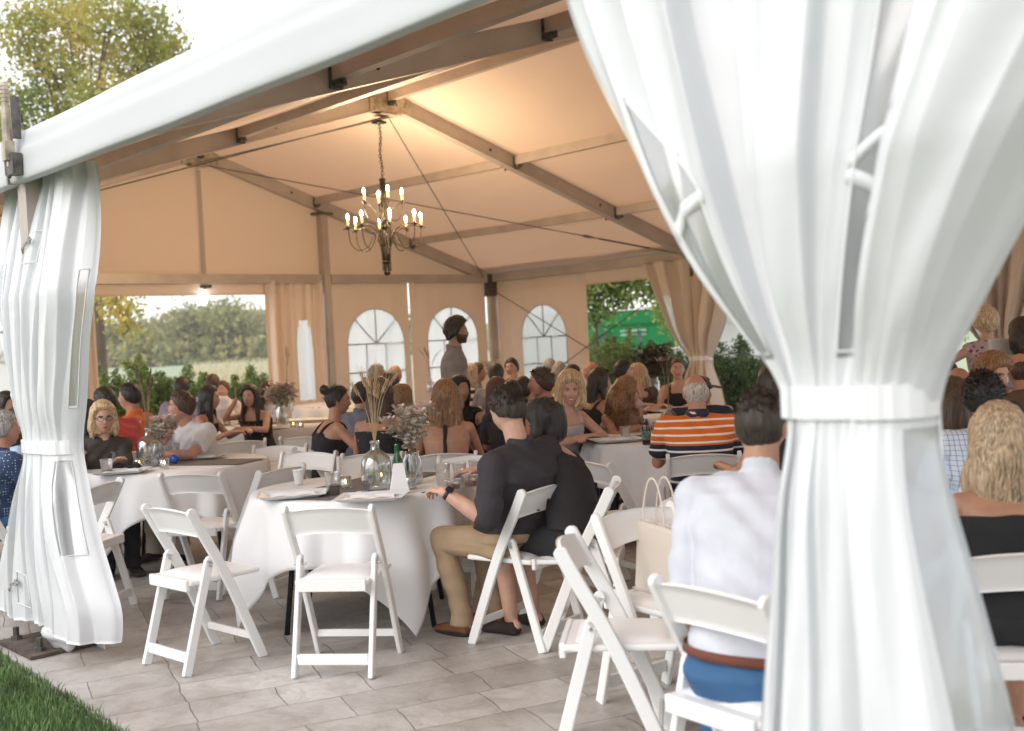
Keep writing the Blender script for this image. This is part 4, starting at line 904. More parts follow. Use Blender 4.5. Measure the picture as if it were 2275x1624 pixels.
    # legs
    kz=.50; LG=[]
    for sd in(-1,1):
        hp=P0+[sd*.092*w_,.0,-.02]
        if sit: kn=np.array([sd*(.10 if fem else .14),kneey,kz if kneeh is None else kneeh]); an=np.array([sd*(.09 if fem else .13),.40,.085]) if wr is None else np.array([sd*.12+wr[0],wr[1],.085])
        else: kn=np.array([sd*.10,.03,.49*hipz/.93]); an=np.array([sd*.10,-.02,.09])
        LG.append((hp,kn,an,sd))
        rt=(.082 if not fem else .078)*w_**.6
        body.add(*capsule(hp,kn,rt,.056,14)); body.add(*capsule(kn,kn+(an-kn)*.3,.055,.054,14)); body.add(*capsule(kn+(an-kn)*.3,an,.054,.036,14)); body.add(*capsule(an+[0,-.03,-.035],an+[sd*.02,.10,-.060],.030,.022,10))
    bme=remesh(body,vox,2); ob=put('body',bme,skin(sk),root)
    wseed=(px*.37+py*.11)%9
    def wrink(a,kx=17,kz=11):
        return lambda co:a*(np.sin(co[:,2]*kz*3+co[:,0]*kx+wseed)*np.sin(co[:,0]*kx*1.3-co[:,2]*kz+co[:,1]*19+wseed*2)+.6*np.sin(co[:,2]*63+co[:,0]*24+wseed+3*np.sin(co[:,0]*13)))
    # top garment
    if top:
        g=MB(); e=.013 if top!='tank' else .009
        if top in('shirt','polo','blouse'):
            g.add(*torso(e,low=-.07 if belt else (.02 if sit else .10)))
            if fem:
                for sd in(-1,1): v,fc=ellipsoid(sp(.66)+RT(.7)@np.array([sd*.066,.084,0]),(.064,.058,.062),14,10); g.add(v,fc)
            for (S_,E_,T_,dh,sd) in joints:
                g.add(*capsule(sp(.84),S_,.085*w_,ra*1.12+e*1.2,14)); g.add(*capsule(NB-[0,0,.03],S_+[0,0,.002],.064,ra*.85+e*1.4,12))
                if sleeve=='short': g.add(*capsule(S_,S_+(E_-S_)*.72,ra*1.12+e*1.5,ra*.95+e*2.0,16,flat=True)); v,fc=ellipsoid(S_,(ra*1.12+e*1.5,)*3,14,10); g.add(v,fc)
                elif sleeve=='roll': g.add(*capsule(S_,E_,ra*1.12+e*1.4,ra*.85+e*1.8,16)); g.add(*capsule(E_,E_+(T_-E_)*.10,ra*.85+e*1.7,ra*.9+e*1.7,16,flat=True)); g.add(*capsule(E_-(E_-S_)*.02+(T_-E_)*.02,E_+(T_-E_)*.17,ra*.93+e*1.9,ra*.90+e*1.9,16,flat=True))
                elif sleeve=='long': g.add(*capsule(S_,E_,ra*1.12+e*1.3,ra*.85+e*1.4,16)); g.add(*capsule(E_,T_-(T_-E_)*.03,ra*.85+e*1.4,ra*.6+e*1.1,16,flat=True))
                elif sleeve=='none': v,fc=ellipsoid(S_-[sd*.02,0,0],(ra*1.0,ra*1.1+e,ra*1.12+e),14,10); g.add(v,fc)
            # collar
            if top in('shirt','polo'): g.add(*loft([(NB+[0,-.004,-.03],.074,.078,RT(1)),(NB+[0,-.002,.012],.070,.073,RT(1)),(NB+[0,-.006,.038],.0635,.066,RT(1))],20,2.0))
        else:
            cut=.80 if top=='tank' else (.62 if top in('backless','offsh') else .78)
            S=[(0.0-.02,(.178 if fem else .168)*w_+e,.118*w_+e),(.12,(.168)*w_+e,.118*w_+e),(.32,.134*w_+e,.106*w_+e),(.52,.142*w_+e,.112*w_+e),(min(cut,.70),.153*w_+e*.8,.118*w_+e)]
            if top=='offsh': S[-1]=(.70,.157*w_+e,.118*w_+e); S.append((.80,.172*w_+e,.112*w_+e))
            if top=='tank': S.append((.80,.128*w_+e*.6,.108*w_+e*.9))
            g.add(*loft([(sp(t),a,b,RT(t)) for t,a,b in S],24,2.3))
            if fem:
                for sd in(-1,1): v,fc=ellipsoid(sp(.655)+RT(.7)@np.array([sd*.066,.083,0]),(.061,.056,.058),14,10); g.add(v,fc)
            if top=='tank':
                for sd in(-1,1):
                    c_=[sp(.72)+RT(.8)@np.array([sd*.095,.105,0]),sp(.90)+RT(.9)@np.array([sd*.085,.062,.012]),sp(.93)+RT(.9)@np.array([sd*.082,.0,.022]),sp(.88)+RT(.9)@np.array([sd*.075,-.072,.01]),sp(.74)+RT(.8)@np.array([sd*.06,-.118,0])]
                    g.add(*tube(crv(c_,16),.0135,8,True))
            if top=='backless':
                g.v=[]; g.f=[]
                S=[(-.02,.178*w_+e,.118*w_+e),(.12,.168*w_+e,.118*w_+e),(.30,.134*w_+e,.106*w_+e),(.42,.136*w_+e,.108*w_+e)]
                g.add(*loft([(sp(t),a,b,RT(t)) for t,a,b in S],24,2.3)); c_=[sp(.38)+RT(.4)@np.array([0,-.113,0]),sp(.6)+RT(.7)@np.array([0,-.122,0]),sp(.8)+RT(.8)@np.array([0,-.110,0]),sp(.96)+RT(.9)@np.array([0,-.062,.0])]; g.add(*tube(crv(c_,16),.016,8,True))
                for sd in(-1,1): c_=[sp(.42)+RT(.4)@np.array([sd*.12,.05,0]),sp(.66)+RT(.7)@np.array([sd*.09,.118,0]),sp(.97)+RT(.9)@np.array([sd*.05,.03,.01])]; g.add(*tube(crv(c_,14),.03,8,True))
        put({'shirt':'shirt','polo':'shirt','blouse':'blouse'}.get(top,'dress_top' if fem else 'vest'),remesh(g,vox*1.02,2,wrink(.0052 if top in('shirt','polo','blouse') else .0022)),cl(tc),root)
        if neck: # contrasting collar
            mb=MB(); mb.add(*loft([(NB+[0,-.004,-.012],.079,.083,RT(1)),(NB+[0,-.002,.018],.074,.077,RT(1)),(NB+[0,-.006,.046],.0665,.069,RT(1))],24,2.0)); mb.build('collar',cl(neck),root,True)
    # trousers / skirt
    if bottom and legs:
        g=MB(); e=.014
        S=[(-.12,.150*w_,.10*w_),(0,.178*w_+e,.122*w_+e),(.10,.170*w_+e*.8,.118*w_+e*.8)]; g.add(*loft([(sp(t),a,b,np.eye(3)) for t,a,b in S],24,2.4))
        for hp,kn,an,sd in LG:
            rt=.082*w_**.6
            if skirt: g.add(*capsule(hp,kn,rt+e*1.2,.08,14)); g.add(*capsule((hp+kn)/2*[.3,1,1],kn*[.3,1,1],rt+.01,.07,14)); 
            else: g.add(*capsule(hp,kn,rt+e*1.1,.064+e*.4,14)); g.add(*capsule(kn,an+[0,0,.03],.062+e*.5,.056,14)); g.add(*capsule(an+[0,0,.05],an+[0,.004,-.030],.057,.064,14,flat=True))
        put('skirt' if skirt else 'trousers',remesh(g,vox*1.15,2,wrink(.004,13,9)),cl(bottom),root)
    if belt:
        mb=MB(); v,fc=loft([(sp(.075),.172*w_+.020,.120*w_+.020,RT(0)),(sp(.112),.170*w_+.020,.119*w_+.020,RT(.1))],40,2.3); mb.add(v,fc[:-2]); bo=mb.build('belt',cl(belt),root,True); md=bo.modifiers.new('s','SOLIDIFY'); md.thickness=.004; md.offset=1
    if legs and q>=1:
        for hp,kn,an,sd in LG:
            g=MB(); g.add(*loft([(an+[sd*.01,-.055,-.065],.030,.014,rotm(0,math.pi/2)),(an+[sd*.01,-.03,-.045],.039,.038,rotm(0,math.pi/2)),(an+[sd*.012,.04,-.048],.042,.034,rotm(0,math.pi/2)),(an+[sd*.016,.12,-.060],.047,.024,rotm(0,math.pi/2)),(an+[sd*.02,.175,-.066],.036,.015,rotm(0,math.pi/2))],16,2.2)); g.v=[np.array([p[0],p[1],max(p[2],.004)]) for p in g.v]
            if shoes: g.add(*loft([(an+[sd*.01,0,-.06],.045,.06,np.eye(3)),(an+[sd*.01,-.005,-.005],.040,.048,np.eye(3))],16,2.0))
            put('shoe',remesh(g,vox,1),cl(shoes) if shoes else cl(('dark_shoe',(.03,.02,.016))),root)
            if shoes: mb=MB(); mb.add(*loft([(an+[sd*.015,.058,-.083],.047,.128,np.eye(3)),(an+[sd*.015,.058,-.068],.049,.130,np.eye(3))],28,2.6)); mb.build('sole',cl(('sole_black',(.012,.011,.011))),root,True)
    # hair
    st,hc=hair; hm_=hairm(hc); rs=np.random.RandomState(int(px*7+py)); hg=MB()
    if st!='none':
        n_,m_=(110,64) if q>=2 else (60,36); D,hf=sphdirs(n_,m_); base_=headshape(D,fem); x,y,z=D[:,0],D[:,1],D[:,2]; az=np.arctan2(x,y)
        th={'short':.013,'fade':.010,'bald':.005,'long':.026,'wavy':.030,'bob':.028,'bun':.008,'pony':.010,'curly':.034,'poof':.036,'mid':.024,'curlyshort':.03}[st]
        fr={'short':.55,'fade':.55,'bald':2.0,'long':.64,'wavy':.64,'bob':.60,'bun':.60,'pony':.6,'curly':.62,'poof':.60,'mid':.64,'curlyshort':.55}[st]
        if st=='bald': line=np.where(y>.2,2.,-.62+ .75*np.clip((y+.55)*1.6,0,1)); hgt=z-line; hmask=np.clip(hgt/.1,0,1)*np.clip((.74-z-.35*np.exp(-((y+.1)/.5)**2))/.12,0,1)
        else:
            side=-.30 if st in('short','fade','bald','curlyshort','bun','pony') else -.75; line=np.where(y>0,side*(1-np.clip(y*1.35,0,1)**1.0)+fr*np.clip(y*1.35,0,1),side+(-.74-side)*np.clip(-y,0,1)); 
            if st in('long','wavy','bob','curly','mid','poof'): line=np.where(y>.25,np.clip((y-.25)/.42,0,1)*fr+(1-np.clip((y-.25)/.42,0,1))*-.9,-.95)
            hmask=np.clip((z-line)/.10,0,1)
        hmask=hmask*hmask*(3-2*hmask)
        strand=.0016*np.sin(az*41+3*np.sin(z*4)+wseed)+.0013*np.sin(az*77+z*6)+.002*np.sin(az*13+z*5+wseed)
        if st not in('curly','curlyshort'): strand=strand*.45
        if st in('curly','curlyshort'): strand=strand+.006*np.sin(az*17+z*23+wseed)*np.sin(z*19+az*5)
        thick=th*(1-.45*np.clip((y-.55)*3,0,1))*(1+ (.35*np.clip(z,0,1) if st not in('fade',) else np.clip(z,0,1)*1.2-.45)) + strand
        if st=='poof': thick=thick+.022*np.clip(z,0,1)*np.clip(1.2-y,0,1)
        off=thick*hmask-.014*(1-hmask); v=base_+D*off[:,None]; hg.add((v*hs)@HR.T+Hd,hf)
        up=HR@np.array([0,0,1.]); 
        def mane(ln_,wid,dep,y0,wav=0,flip=0,front=True,tipn=.6):
            # hanging mass behind / beside the head: falls straight down from the head, lies over the back
            S=[];n=26; bk=-f*0; 
            for i in range(n+1):
                t=i/n; zz=.06-(ln_+.06)*t; c_=Hd+HR@np.array([0,y0,0])+np.array([0,0,zz]); 
                hb=HR@np.array([0,-1,0]); c_=c_+hb*(.012*math.sin(t*3)+.02*t)+np.array([math.sin(t*9+wseed)*wav,math.cos(t*7+wseed)*wav*.6,0])
                e=(min(1,.55+t*2.2) if t<.25 else 1)*(1 if t<.7 else 1-(t-.7)/.3*(1-tipn)); S.append((c_,wid*e,dep*e,HR@rotm(0)))
            v,fc=loft(S,64 if q>=2 else 36,2.1); v=np.array(v); nn=64 if q>=2 else 36
            a=np.tile(np.arange(nn)/nn*6.283,n+1); tt=np.repeat(np.arange(n+1)/n,nn); cen=np.repeat(np.array([c for c,_,_,_ in S]),nn,0); k_=1+(.045*np.sin(a*9+wseed+tt*2)+.035*np.sin(a*23+tt*3)+(.07*np.sin(a*5+tt*17) if wav>.004 else 0))*(.4+tt)
            v=cen+(v-cen)*k_[:,None]; hg.add(v,fc)
        def lock(sd,ln_,x0,y0,r,wav,fwd_=.02):
            n=18; pts=[HW((sd*x0,y0,.055))]
            for i in range(1,n+1):
                t=i/n; p=HW((sd*(x0+.012*math.sin(t*3)),y0-.01*t,.055))+np.array([0,0,-ln_*t])+HR@np.array([sd*wav*math.sin(t*11+wseed+sd),fwd_*t+wav*math.cos(t*9),0]); pts.append(p)
            hg.add(*tube(pts,[r*(.75+.5*math.sin(math.pi*min(1,i/n*1.1)))*(1 if i<n-3 else (n-i+.6)/3.6) for i in range(n+1)],12,True,1.5))
        if st=='long':
            mane(.40 if q<3 else .40,.088,.048,-.062,.002); [lock(sd,.36,.072,.0,.020,.004) for sd in(-1,1)]
        elif st=='wavy':
            mane(.36,.100,.055,-.058,.008,tipn=.8); [lock(sd,.36,.080,-.01,.026,.013) for sd in(-1,1)]; [lock(sd,.38,.05,-.07,.028,.014,-.02) for sd in(-1,1)]
        elif st=='curly':
            mane(.27,.112,.07,-.058,.010,tipn=.9); [lock(sd,.25,.092,-.035,.034,.014,-.01) for sd in(-1,1)]; [lock(sd,.25,.06,-.09,.036,.016,-.03) for sd in(-1,1)]
        elif st in('bob','mid'):
            mane(.16,.092,.06,-.045,.002,tipn=.9); [lock(sd,.20,.076,.004,.022,.003,.0) for sd in(-1,1)]
        elif st=='poof': mane(.15,.092,.062,-.045,.002,tipn=.85); [lock(sd,.185,.080,.0,.024,.004,.01) for sd in(-1,1)]
        elif st=='bun': v,fc=ellipsoid(HW((0,-.108,.082)),(.041,.038,.040),18,12); hg.add(v,fc)
        elif st=='pony':
            v,fc=ellipsoid(HW((0,-.10,.01)),(.03,.03,.035),14,10); hg.add(v,fc); pts=[HW((0,-.095,.02)),HW((0,-.13,-.01)),HW((0,-.145,-.07)),HW((0,-.13,-.15)),HW((.01,-.12,-.22))]; hg.add(*tube(crv(pts,16),[.018+.012*math.sin(math.pi*i/18) for i in range(len(crv(pts,16)))],12))
        hme=remesh(hg,vox*.95,1,(lambda co:.0013*np.sin(co[:,0]*230+5*np.sin(co[:,2]*9))+ .0012*np.sin(co[:,1]*210+5*np.sin(co[:,2]*8+1)) + (.004*np.sin(co[:,2]*70+co[:,0]*60)*np.sin(co[:,1]*70+co[:,0]*50) if st in('curly','curlyshort') else 0)))
        hair_o=put('hair',hme,hm_,root)
        if q>=2 and (q==3 or st in('long','wavy','curly')) and st in('long','wavy','curly','bob','poof','mid'):
            mb=MB(); n=620 if q==3 else 220; ln0={'long':.40,'wavy':.40,'curly':.31,'bob':.22,'poof':.2,'mid':.2}[st]; wv={'long':.004,'wavy':.016,'curly':.016,'bob':.003,'poof':.004,'mid':.004}[st]
            for i in range(n):
                a=rs.uniform(1.25,2*math.pi-1.25); zt=rs.uniform(-.02,.09); p0=HW(((.078+.024)*math.sin(a)*math.cos(zt*7),(.094+.02)*math.cos(a)*math.cos(zt*7)-.01,zt)); L2=ln0*rs.uniform(.75,1.08); ph=rs.uniform(0,6.28); fq=rs.uniform(15,26) ; pts=[]
                out=HR@N([math.sin(a),math.cos(a),0]); bulge={'curly':.045,'wavy':.020,'poof':.012}.get(st,.006)
                for k in range(9):
                    t=k/8; pts.append(p0-np.array([0,0,(L2+zt*.6)*t])+out*(bulge*math.sin(t*2.6)+wv*(1 if st=='curly' else t*1.3)*math.sin(t*fq*L2*2+ph)-.022*t*(st not in('curly',)))+HR@np.array([wv*(1 if st=='curly' else t*1.3)*math.cos(t*fq*L2*2+ph),-.02*t,0]))
                mb.add(*tube(pts,[.0016,.0024,.0028,.0028,.0026,.0024,.002,.0016,.0006],4,False))
            mb.build('hair_strands',hm_,hair_o,True)
        if q>=2 and st in('short','fade','bun','pony','curlyshort'):
            mb=MB()
            for i in range(500 if q==3 else 200):
                d=N([rs.normal(),rs.normal()-.3,abs(rs.normal())+.1*(rs.rand()-.5)]); 
                if d[1]>.55 and d[2]<.6: continue
                if st=='fade' and d[2]<.35: continue
                b_=headshape(np.array([d]),fem)[0]; L2=rs.uniform(.015,.032); tdir=N(np.array([rs.normal()*.25,-.7+.3*rs.normal(),.25])+d*.45) if st!='curlyshort' else N(rs.normal(size=3)+d*1.2)
                p0=b_+d*th*1.1; mb.add(*tube([HW(p0),HW(p0+tdir*L2*.5+d*.002),HW(p0+tdir*L2-d*.003)],[.0016,.0014,.0005],4,False))
            mb.build('hair_strands',hm_,hair_o,True)
    # face features
    if face:
        yy=lambda x,z:headshape(np.array([N([x/.0745,math.sqrt(max(.02,1-(x/.0745)**2-(z/.114)**2)),z/.114])]),fem)[0]
        for sd in(-1,1):
            p=yy(sd*.030,.010); v,fc=ellipsoid(p+[0,-.0065,0],(.0125,.0115,.0085 if not smile else .0075),14,10); mb=MB(); mb.add((np.array(v)*hs)@HR.T+Hd,fc); e_=mb.build('eye',mat('eye_white',(.62,.58,.55),.25),root,True)
            v,fc=ellipsoid(p+[0,.0010,.0003],(.0052,.0042,.0055),10,8); mb=MB(); mb.add((np.array(v)*hs)@HR.T+Hd,fc); mb.build('iris',mat('iris_dark',(.02,.016,.014),.2),e_,True)
            mb=MB(); pts=[yy(sd*xx,zz)+[0,.0015,0] for xx,zz in((.013,.026),(.024,.0305),(.036,.031),(.046,.025))]; mb.add(*tube([HW(p) for p in pts],[.0022,.0032,.0028,.0012],6)); mb.build('eyebrow',hairm('dark' if hc in('blond','ash','ltbrown') else (hc if hc!='white' else 'gray')),root,True)
            mb=MB(); pts=[yy(sd*xx,zz)+[0,.0012,0] for xx,zz in((.017,.0125),(.024,.0185),(.034,.0190),(.044,.0125))]; mb.add(*tube([HW(p) for p in pts],[.0009,.0015,.0015,.001],5)); mb.build('eyelid',mat('lash_dark',(.03,.018,.015),.6),root,True)
        mw=.026 if smile else .021; lipm=mat('lip_'+('f' if fem else 'm'),(.42,.10,.09) if fem else (.36,.15,.12),.4)
        for dz,cv in((.0035,1),(-.0045,-1)):
            mb=MB(); pts=[yy(x_,-.058+dz*(1-(x_/mw)**2)*(1.5 if smile else 1)+(.006*(x_/mw)**2 if smile else 0))+[0,.0008,0] for x_ in np.linspace(-mw,mw,9)]; mb.add(*tube([HW(p) for p in pts],[.0008,.0022,.003,.0034,.0034,.0034,.003,.0022,.0008],6)); mb.build('lip',lipm,root,True)
        if smile:
            mb=MB(); pts=[yy(x_,-.0575+.0045*(x_/mw)**2)+[0,.0012,0] for x_ in np.linspace(-mw*.8,mw*.8,9)]; mb.add(*tube([HW(p) for p in pts],[.001,.003,.0038,.004,.004,.004,.0038,.003,.001],6)); mb.build('teeth',mat('teeth_white',(.8,.78,.74),.3),root,True)
    if beard:
        D,hf=sphdirs(50,40); b_=headshape(D,fem); x,y,z=D[:,0],D[:,1],D[:,2]; k_=np.clip((-.22-z+.35*np.clip(.55-y,0,.6))/.12,0,1)*np.clip((y+.18)/.2,0,1)*np.clip((.9+z)/.05,0,1); k_=k_*(1-np.exp(-(b_[:,0]/.018)**2-((b_[:,2]+.058)/.007)**2)); v=b_+D*((.015*k_-.012*(1-k_))[:,None]); mb=MB(); mb.add((v*hs)@HR.T+Hd,hf); mb.build('beard',hairm(beard),root,True)
    if glasses:
        mb=MB()
        for sd in(-1,1): mb.add(*tube([HW((sd*.032+.023*math.cos(t),.104-abs(sd*.032+.023*math.cos(t))*.25,.008+.017*math.sin(t))) for t in np.linspace(0,6.283,17)],.0019,6,False)); mb.add(*tube([HW((sd*.055,.088,.014)),HW((sd*.075,.05,.012)),HW((sd*.080,-.01,.006))],.0018,6))
        mb.add(*tube([HW((-.010,.106,.012)),HW((.010,.106,.012))],.002,6)); mb.build('glasses',mat('glasses_dark',(.015,.012,.012),.3),root,True)
    if sunup:
        mb=MB(); 
        for sd in(-1,1): v,fc=ellipsoid((0,0,0),(.028,.006,.019),14,8); v=np.array(v)@rotm(0,-.9).T+[sd*.032,.070,.105]; mb.add((v*hs)@HR.T+Hd,fc); mb.add(*tube([HW((sd*.058,.06,.10)),HW((sd*.088,.0,.06)),HW((sd*.088,-.04,.03))],.0022,6))
        mb.build('sunglasses',mat('sunglass_black',(.01,.01,.012),.15),root,True)
    if cap:
        mb=MB(); D,hf=sphdirs(40,26); z=D[:,2]; b_=headshape(D,fem); off=np.where(z>.18,.022,-.03); v=b_+D*off[:,None]; mb.add((v*hs)@HR.T+Hd,hf); v,fc=ellipsoid((0,0,0),(.068,.075,.006),20,8); v=np.array(v)@rotm(0,.22).T+[0,.135,.045]; mb.add((v*hs)@HR.T+Hd,fc); mb.build('cap',cl(cap),root,True)
    if watch:
        S_,E_,T_,dh,sd=joints[watch-1]; d=N(T_-E_); p=T_-d*.025; a_,b_=frame(d); mb=MB(); mb.add(*tube([p-d*.010,p+d*.010],.031,18)); w1=mb.build('watch_strap',mat('black_rubber',(.015,.015,.016),.5),root,True)
        mb=MB(); o_=N(np.array([-.25*sd*0,-.6,.35])-d*np.dot([0,-.6,.35],d)); x_=np.cross(d,o_); mb.add(*box(p+o_*.034,.036,.036,.011,np.stack([d,x_,o_],1))); w2=mb.build('watch_face',mat('watch_glass',(.02,.02,.022),.12,.3),root); bevel(w2,.004,2)
    if chairlab:
        c=base-f*.05; chair(c[0],c[1],by,chairlab)
    PEOPLE.append(root); root['_j']=0; del root['_j']
    return root,joints,Hd,HR
# ================================================================ THINGS ON THE TABLES
m_glass=glassy('clear_glass',(.90,.93,.93),.35,.04); m_cup=glassy('clear_plastic',(.93,.95,.96),.3,.1,.10); m_foam=mat('foam_cup',(.82,.82,.80),.7)
m_beer=mat('amber_beer',(.42,.14,.02),.15); m_wine=mat('dark_drink',(.05,.008,.012),.1); m_tray=mat('grey_white_tray',(.62,.64,.66),.45); m_pap=mat('paper_white',(.80,.80,.80),.8)
m_wheat=mat('dried_wheat',(.50,.36,.20),.8,var=(30,.25)); m_stem=mat('dried_stem',(.30,.20,.12),.8); m_euc=mat('eucalyptus_leaf',(.33,.31,.25),.7,var=(20,.3)); m_petal=mat('blush_petal',(.75,.60,.55),.8,var=(20,.2)); m_dkl=mat('dark_dried_leaf',(.055,.05,.03),.8,var=(12,.5)); m_feather=mat('brown_feather',(.13,.09,.07),.9)
m_flame=mat('candle_flame',(1,.6,.2),.5,emit=((1,.62,.25),9)); m_blue=mat('blue_ball_plastic',(.02,.08,.42),.3)
def tz(x,y,z=.757): return gnd(x,y,z)
def cup(p,r=.040,h=.115,fill=None,fl=.5,label='',foam=False,cat='cup',grp='cups and glasses'):
    r_=empty('cup',p,0,label,cat,grp); mb=MB(); mb.add(*lathe([(0,0),(r*.74,0),(r*.80,h*.4),(r,h),(r*1.04,h),(r*1.04,h-.003),(r*.97,h-.006),(r*.72,.004),(0,.004)],20)); mb.build('cup_wall',m_foam if foam else m_cup,r_,True)
    if fill: mb=MB(); mb.add(*lathe([(0,.005),(r*.70,.005),(r*(.72+.22*fl),h*fl),(0,h*fl)],20)); mb.build('drink',fill,r_,True)
    return r_
def votive(p,label):
    r_=empty('candle_holder',p,0,label,'candle','glass candle holders'); mb=MB(); mb.add(*lathe([(0,0),(.031,0),(.034,.01),(.034,.070),(.031,.070),(.031,.008),(0,.006)],20)); mb.build('glass',m_glass,r_,True)
    mb=MB(); mb.add(*lathe([(0,.008),(.022,.008),(.022,.028),(0,.028)],14)); c=mb.build('candle',m_foam,r_,True); mb=MB(); mb.add(*lathe([(0,.03),(.005,.036),(.004,.046),(0,.056)],8)); mb.build('flame',m_flame,c,True)
    return r_
def tray(p,ang,label,w=.36,d=.26,paper=True):
    r_=empty('tray',p,ang,label,'tray','food trays'); mb=MB()
    def fn(a,b):
        x=(a-.5)*w;y=(b-.5)*d; e=max(abs(2*a-1),abs(2*b-1)); return (x,y,.004+(.016 if e>.93 else (.016*(e-.8)/.13 if e>.8 else 0)))
    v,f=grid(fn,26,26); v,f=shell(v,f,26,26,-.003); mb.add(v,f); mb.build('tray_pan',m_tray,r_,True)
    if paper:
        v,f=grid(lambda a,b:((a-.5)*w*.66+.01*math.sin(b*7),(b-.5)*d*.68,.010+.010*abs(math.sin(a*6+b*4))*math.sin(b*5+1)**2),22,16); mb=MB(); v,f=shell(v,f,22,16,.0006); mb.add(v,f); mb.build('napkin',m_pap,r_,True)
    return r_
def demijohn(p,label,s=1.,stalks='wheat',n=9,hgt=.36,seed=0,cat='vase'):
    rs=np.random.RandomState(seed); r_=empty('bottle_vase',p,0,label,cat,'bottle vases with dried stalks'); mb=MB(); pr=[(0,0),(.070,0),(.083,.012),(.085,.05),(.085,.13),(.078,.165),(.052,.195),(.026,.212),(.022,.245),(.028,.250),(.028,.258),(.022,.262),(.019,.255),(.019,.214),(.048,.190),(.074,.162),(.081,.13),(.081,.03),(.07,.008),(0,.006)]
    mb.add(*lathe([(a*s,b*s) for a,b in pr],28)); mb.build('bottle',m_glass,r_,True)
    for i in range(n):
        a=rs.uniform(0,6.28); t=rs.uniform(.05,.42); L_=hgt*rs.uniform(.75,1.1); top=np.array([math.cos(a)*t*L_*1.0,math.sin(a)*t*L_*.6,.255*s+L_]); P=crv([(-math.cos(a)*.03*s,-math.sin(a)*.03*s,.012),(0,0,.24*s),top*[.5,.5,1]*[1,1,.8]+[0,0,.02],top],12)
        mb=MB(); mb.add(*tube(P,[.0018]*len(P),5)); st=mb.build('stalk',m_wheat if stalks=='wheat' else m_stem,r_,True)
        mb=MB(); d=N(P[-1]-P[-3])
        if stalks=='wheat':
            for k in range(16):
                c=P[-1]+d*(k*.0052-.03); an=k*2.4; u_,w_=frame(d); o=(u_*math.cos(an)+w_*math.sin(an)); v,f=ellipsoid(c+o*.006,(.0042,.0042,.0085),6,5); mb.add(v,f); mb.add(*tube([c+o*.006,c+o*.022+d*.06+o*rs.uniform(0,.01)],[.0009,.0003],3,False))
            mb.build('ear',m_wheat,st,True)
        else:
            for k in range(40):
                c=P[-1]+d*rs.uniform(-.10,.05); o=N(rs.normal(size=3)); mb.add(*tube([c,c+d*.03+o*.012],[.0016,.0004],3,False))
            mb.build('plume',m_feather,st,True)
    return r_
def jarflowers(p,label,s=1.,dark=False,seed=0,spread=.16,hgt=.22,nleaf=260,jar=True):
    rs=np.random.RandomState(seed); r_=empty('flower_vase',p,0,label,'vase','vases with cut flowers'); mb=MB(); mb.add(*lathe([(0,0),(.04*s,0),(.043*s,.02),(.043*s,.10*s),(.032*s,.12*s),(.034*s,.135*s),(.031*s,.135*s),(.03*s,.12*s),(.04*s,.1*s),(.04*s,.01),(0,.006)],20)); mb.build('jar',m_glass,r_,True)
    L=MB();F=MB();S=MB()
    for i in range(int(14*s)+6):
        a=rs.uniform(0,6.28); t=rs.uniform(.1,1)*spread; top=np.array([math.cos(a)*t,math.sin(a)*t,.13*s+hgt*rs.uniform(.5,1)]); P=crv([(0,0,.02),(0,0,.12*s),top*[.6,.6,.85],top],9); S.add(*tube(P,.0016*s,4))
        for k in range(nleaf//20):
            c=P[rs.randint(len(P)//2,len(P))]+rs.normal(size=3)*.018*s; o=N(rs.normal(size=3)); u_,w_=frame(o); r1=rs.uniform(.008,.016)*s; L.add([c-u_*r1,c+w_*r1*.6,c+u_*r1*1.4+o*.004,c-w_*r1*.6],[(0,1,2,3)])
        if not dark and i%2==0 or dark and i%6==0:
            for k in range(14):
                an=k*.45*math.pi; o=np.array([math.cos(an),math.sin(an),.5+.3*(k%3)]); o=N(o); u_,w_=frame(o); c=top+o*.012*s; r1=.018*s; F.add([c-u_*r1*.6,c+o*r1*1.6-u_*r1*.4,c+o*r1*1.8+u_*r1*.4,c+u_*r1*.6],[(0,1,2,3)])
    S.build('stems',m_stem if not dark else m_dkl,r_); L.build('leaves',m_dkl if dark else m_euc,r_)
    if F.v: F.build('blossoms',m_petal,r_)
    return r_
def beerbottle(p,label,mt,lab=True,s=1.):
    r_=empty('beer_bottle',p,0,label,'bottle'); mb=MB(); mb.add(*lathe([(0,0),(.028*s,0),(.031*s,.006),(.031*s,.125*s),(.027*s,.145*s),(.015*s,.175*s),(.0125*s,.215*s),(.0145*s,.218*s),(.0145*s,.228*s),(.012*s,.232*s),(0,.232*s)],22)); mb.build('bottle',mt,r_,True)
    if lab:
        mb=MB(); v,f=lathe([(.0316*s,.035*s),(.0316*s,.10*s)],22); mb.add(v,f[:-2]); mb.build('bottle_label',mat('beer_label',(.10,.20,.16),.6,var=(60,.8)),r_,True); mb=MB(); v,f=lathe([(.0148*s,.185*s),(.0134*s,.21*s)],16); mb.add(v,f[:-2]); mb.build('neck_label',m_pap,r_,True)
    return r_
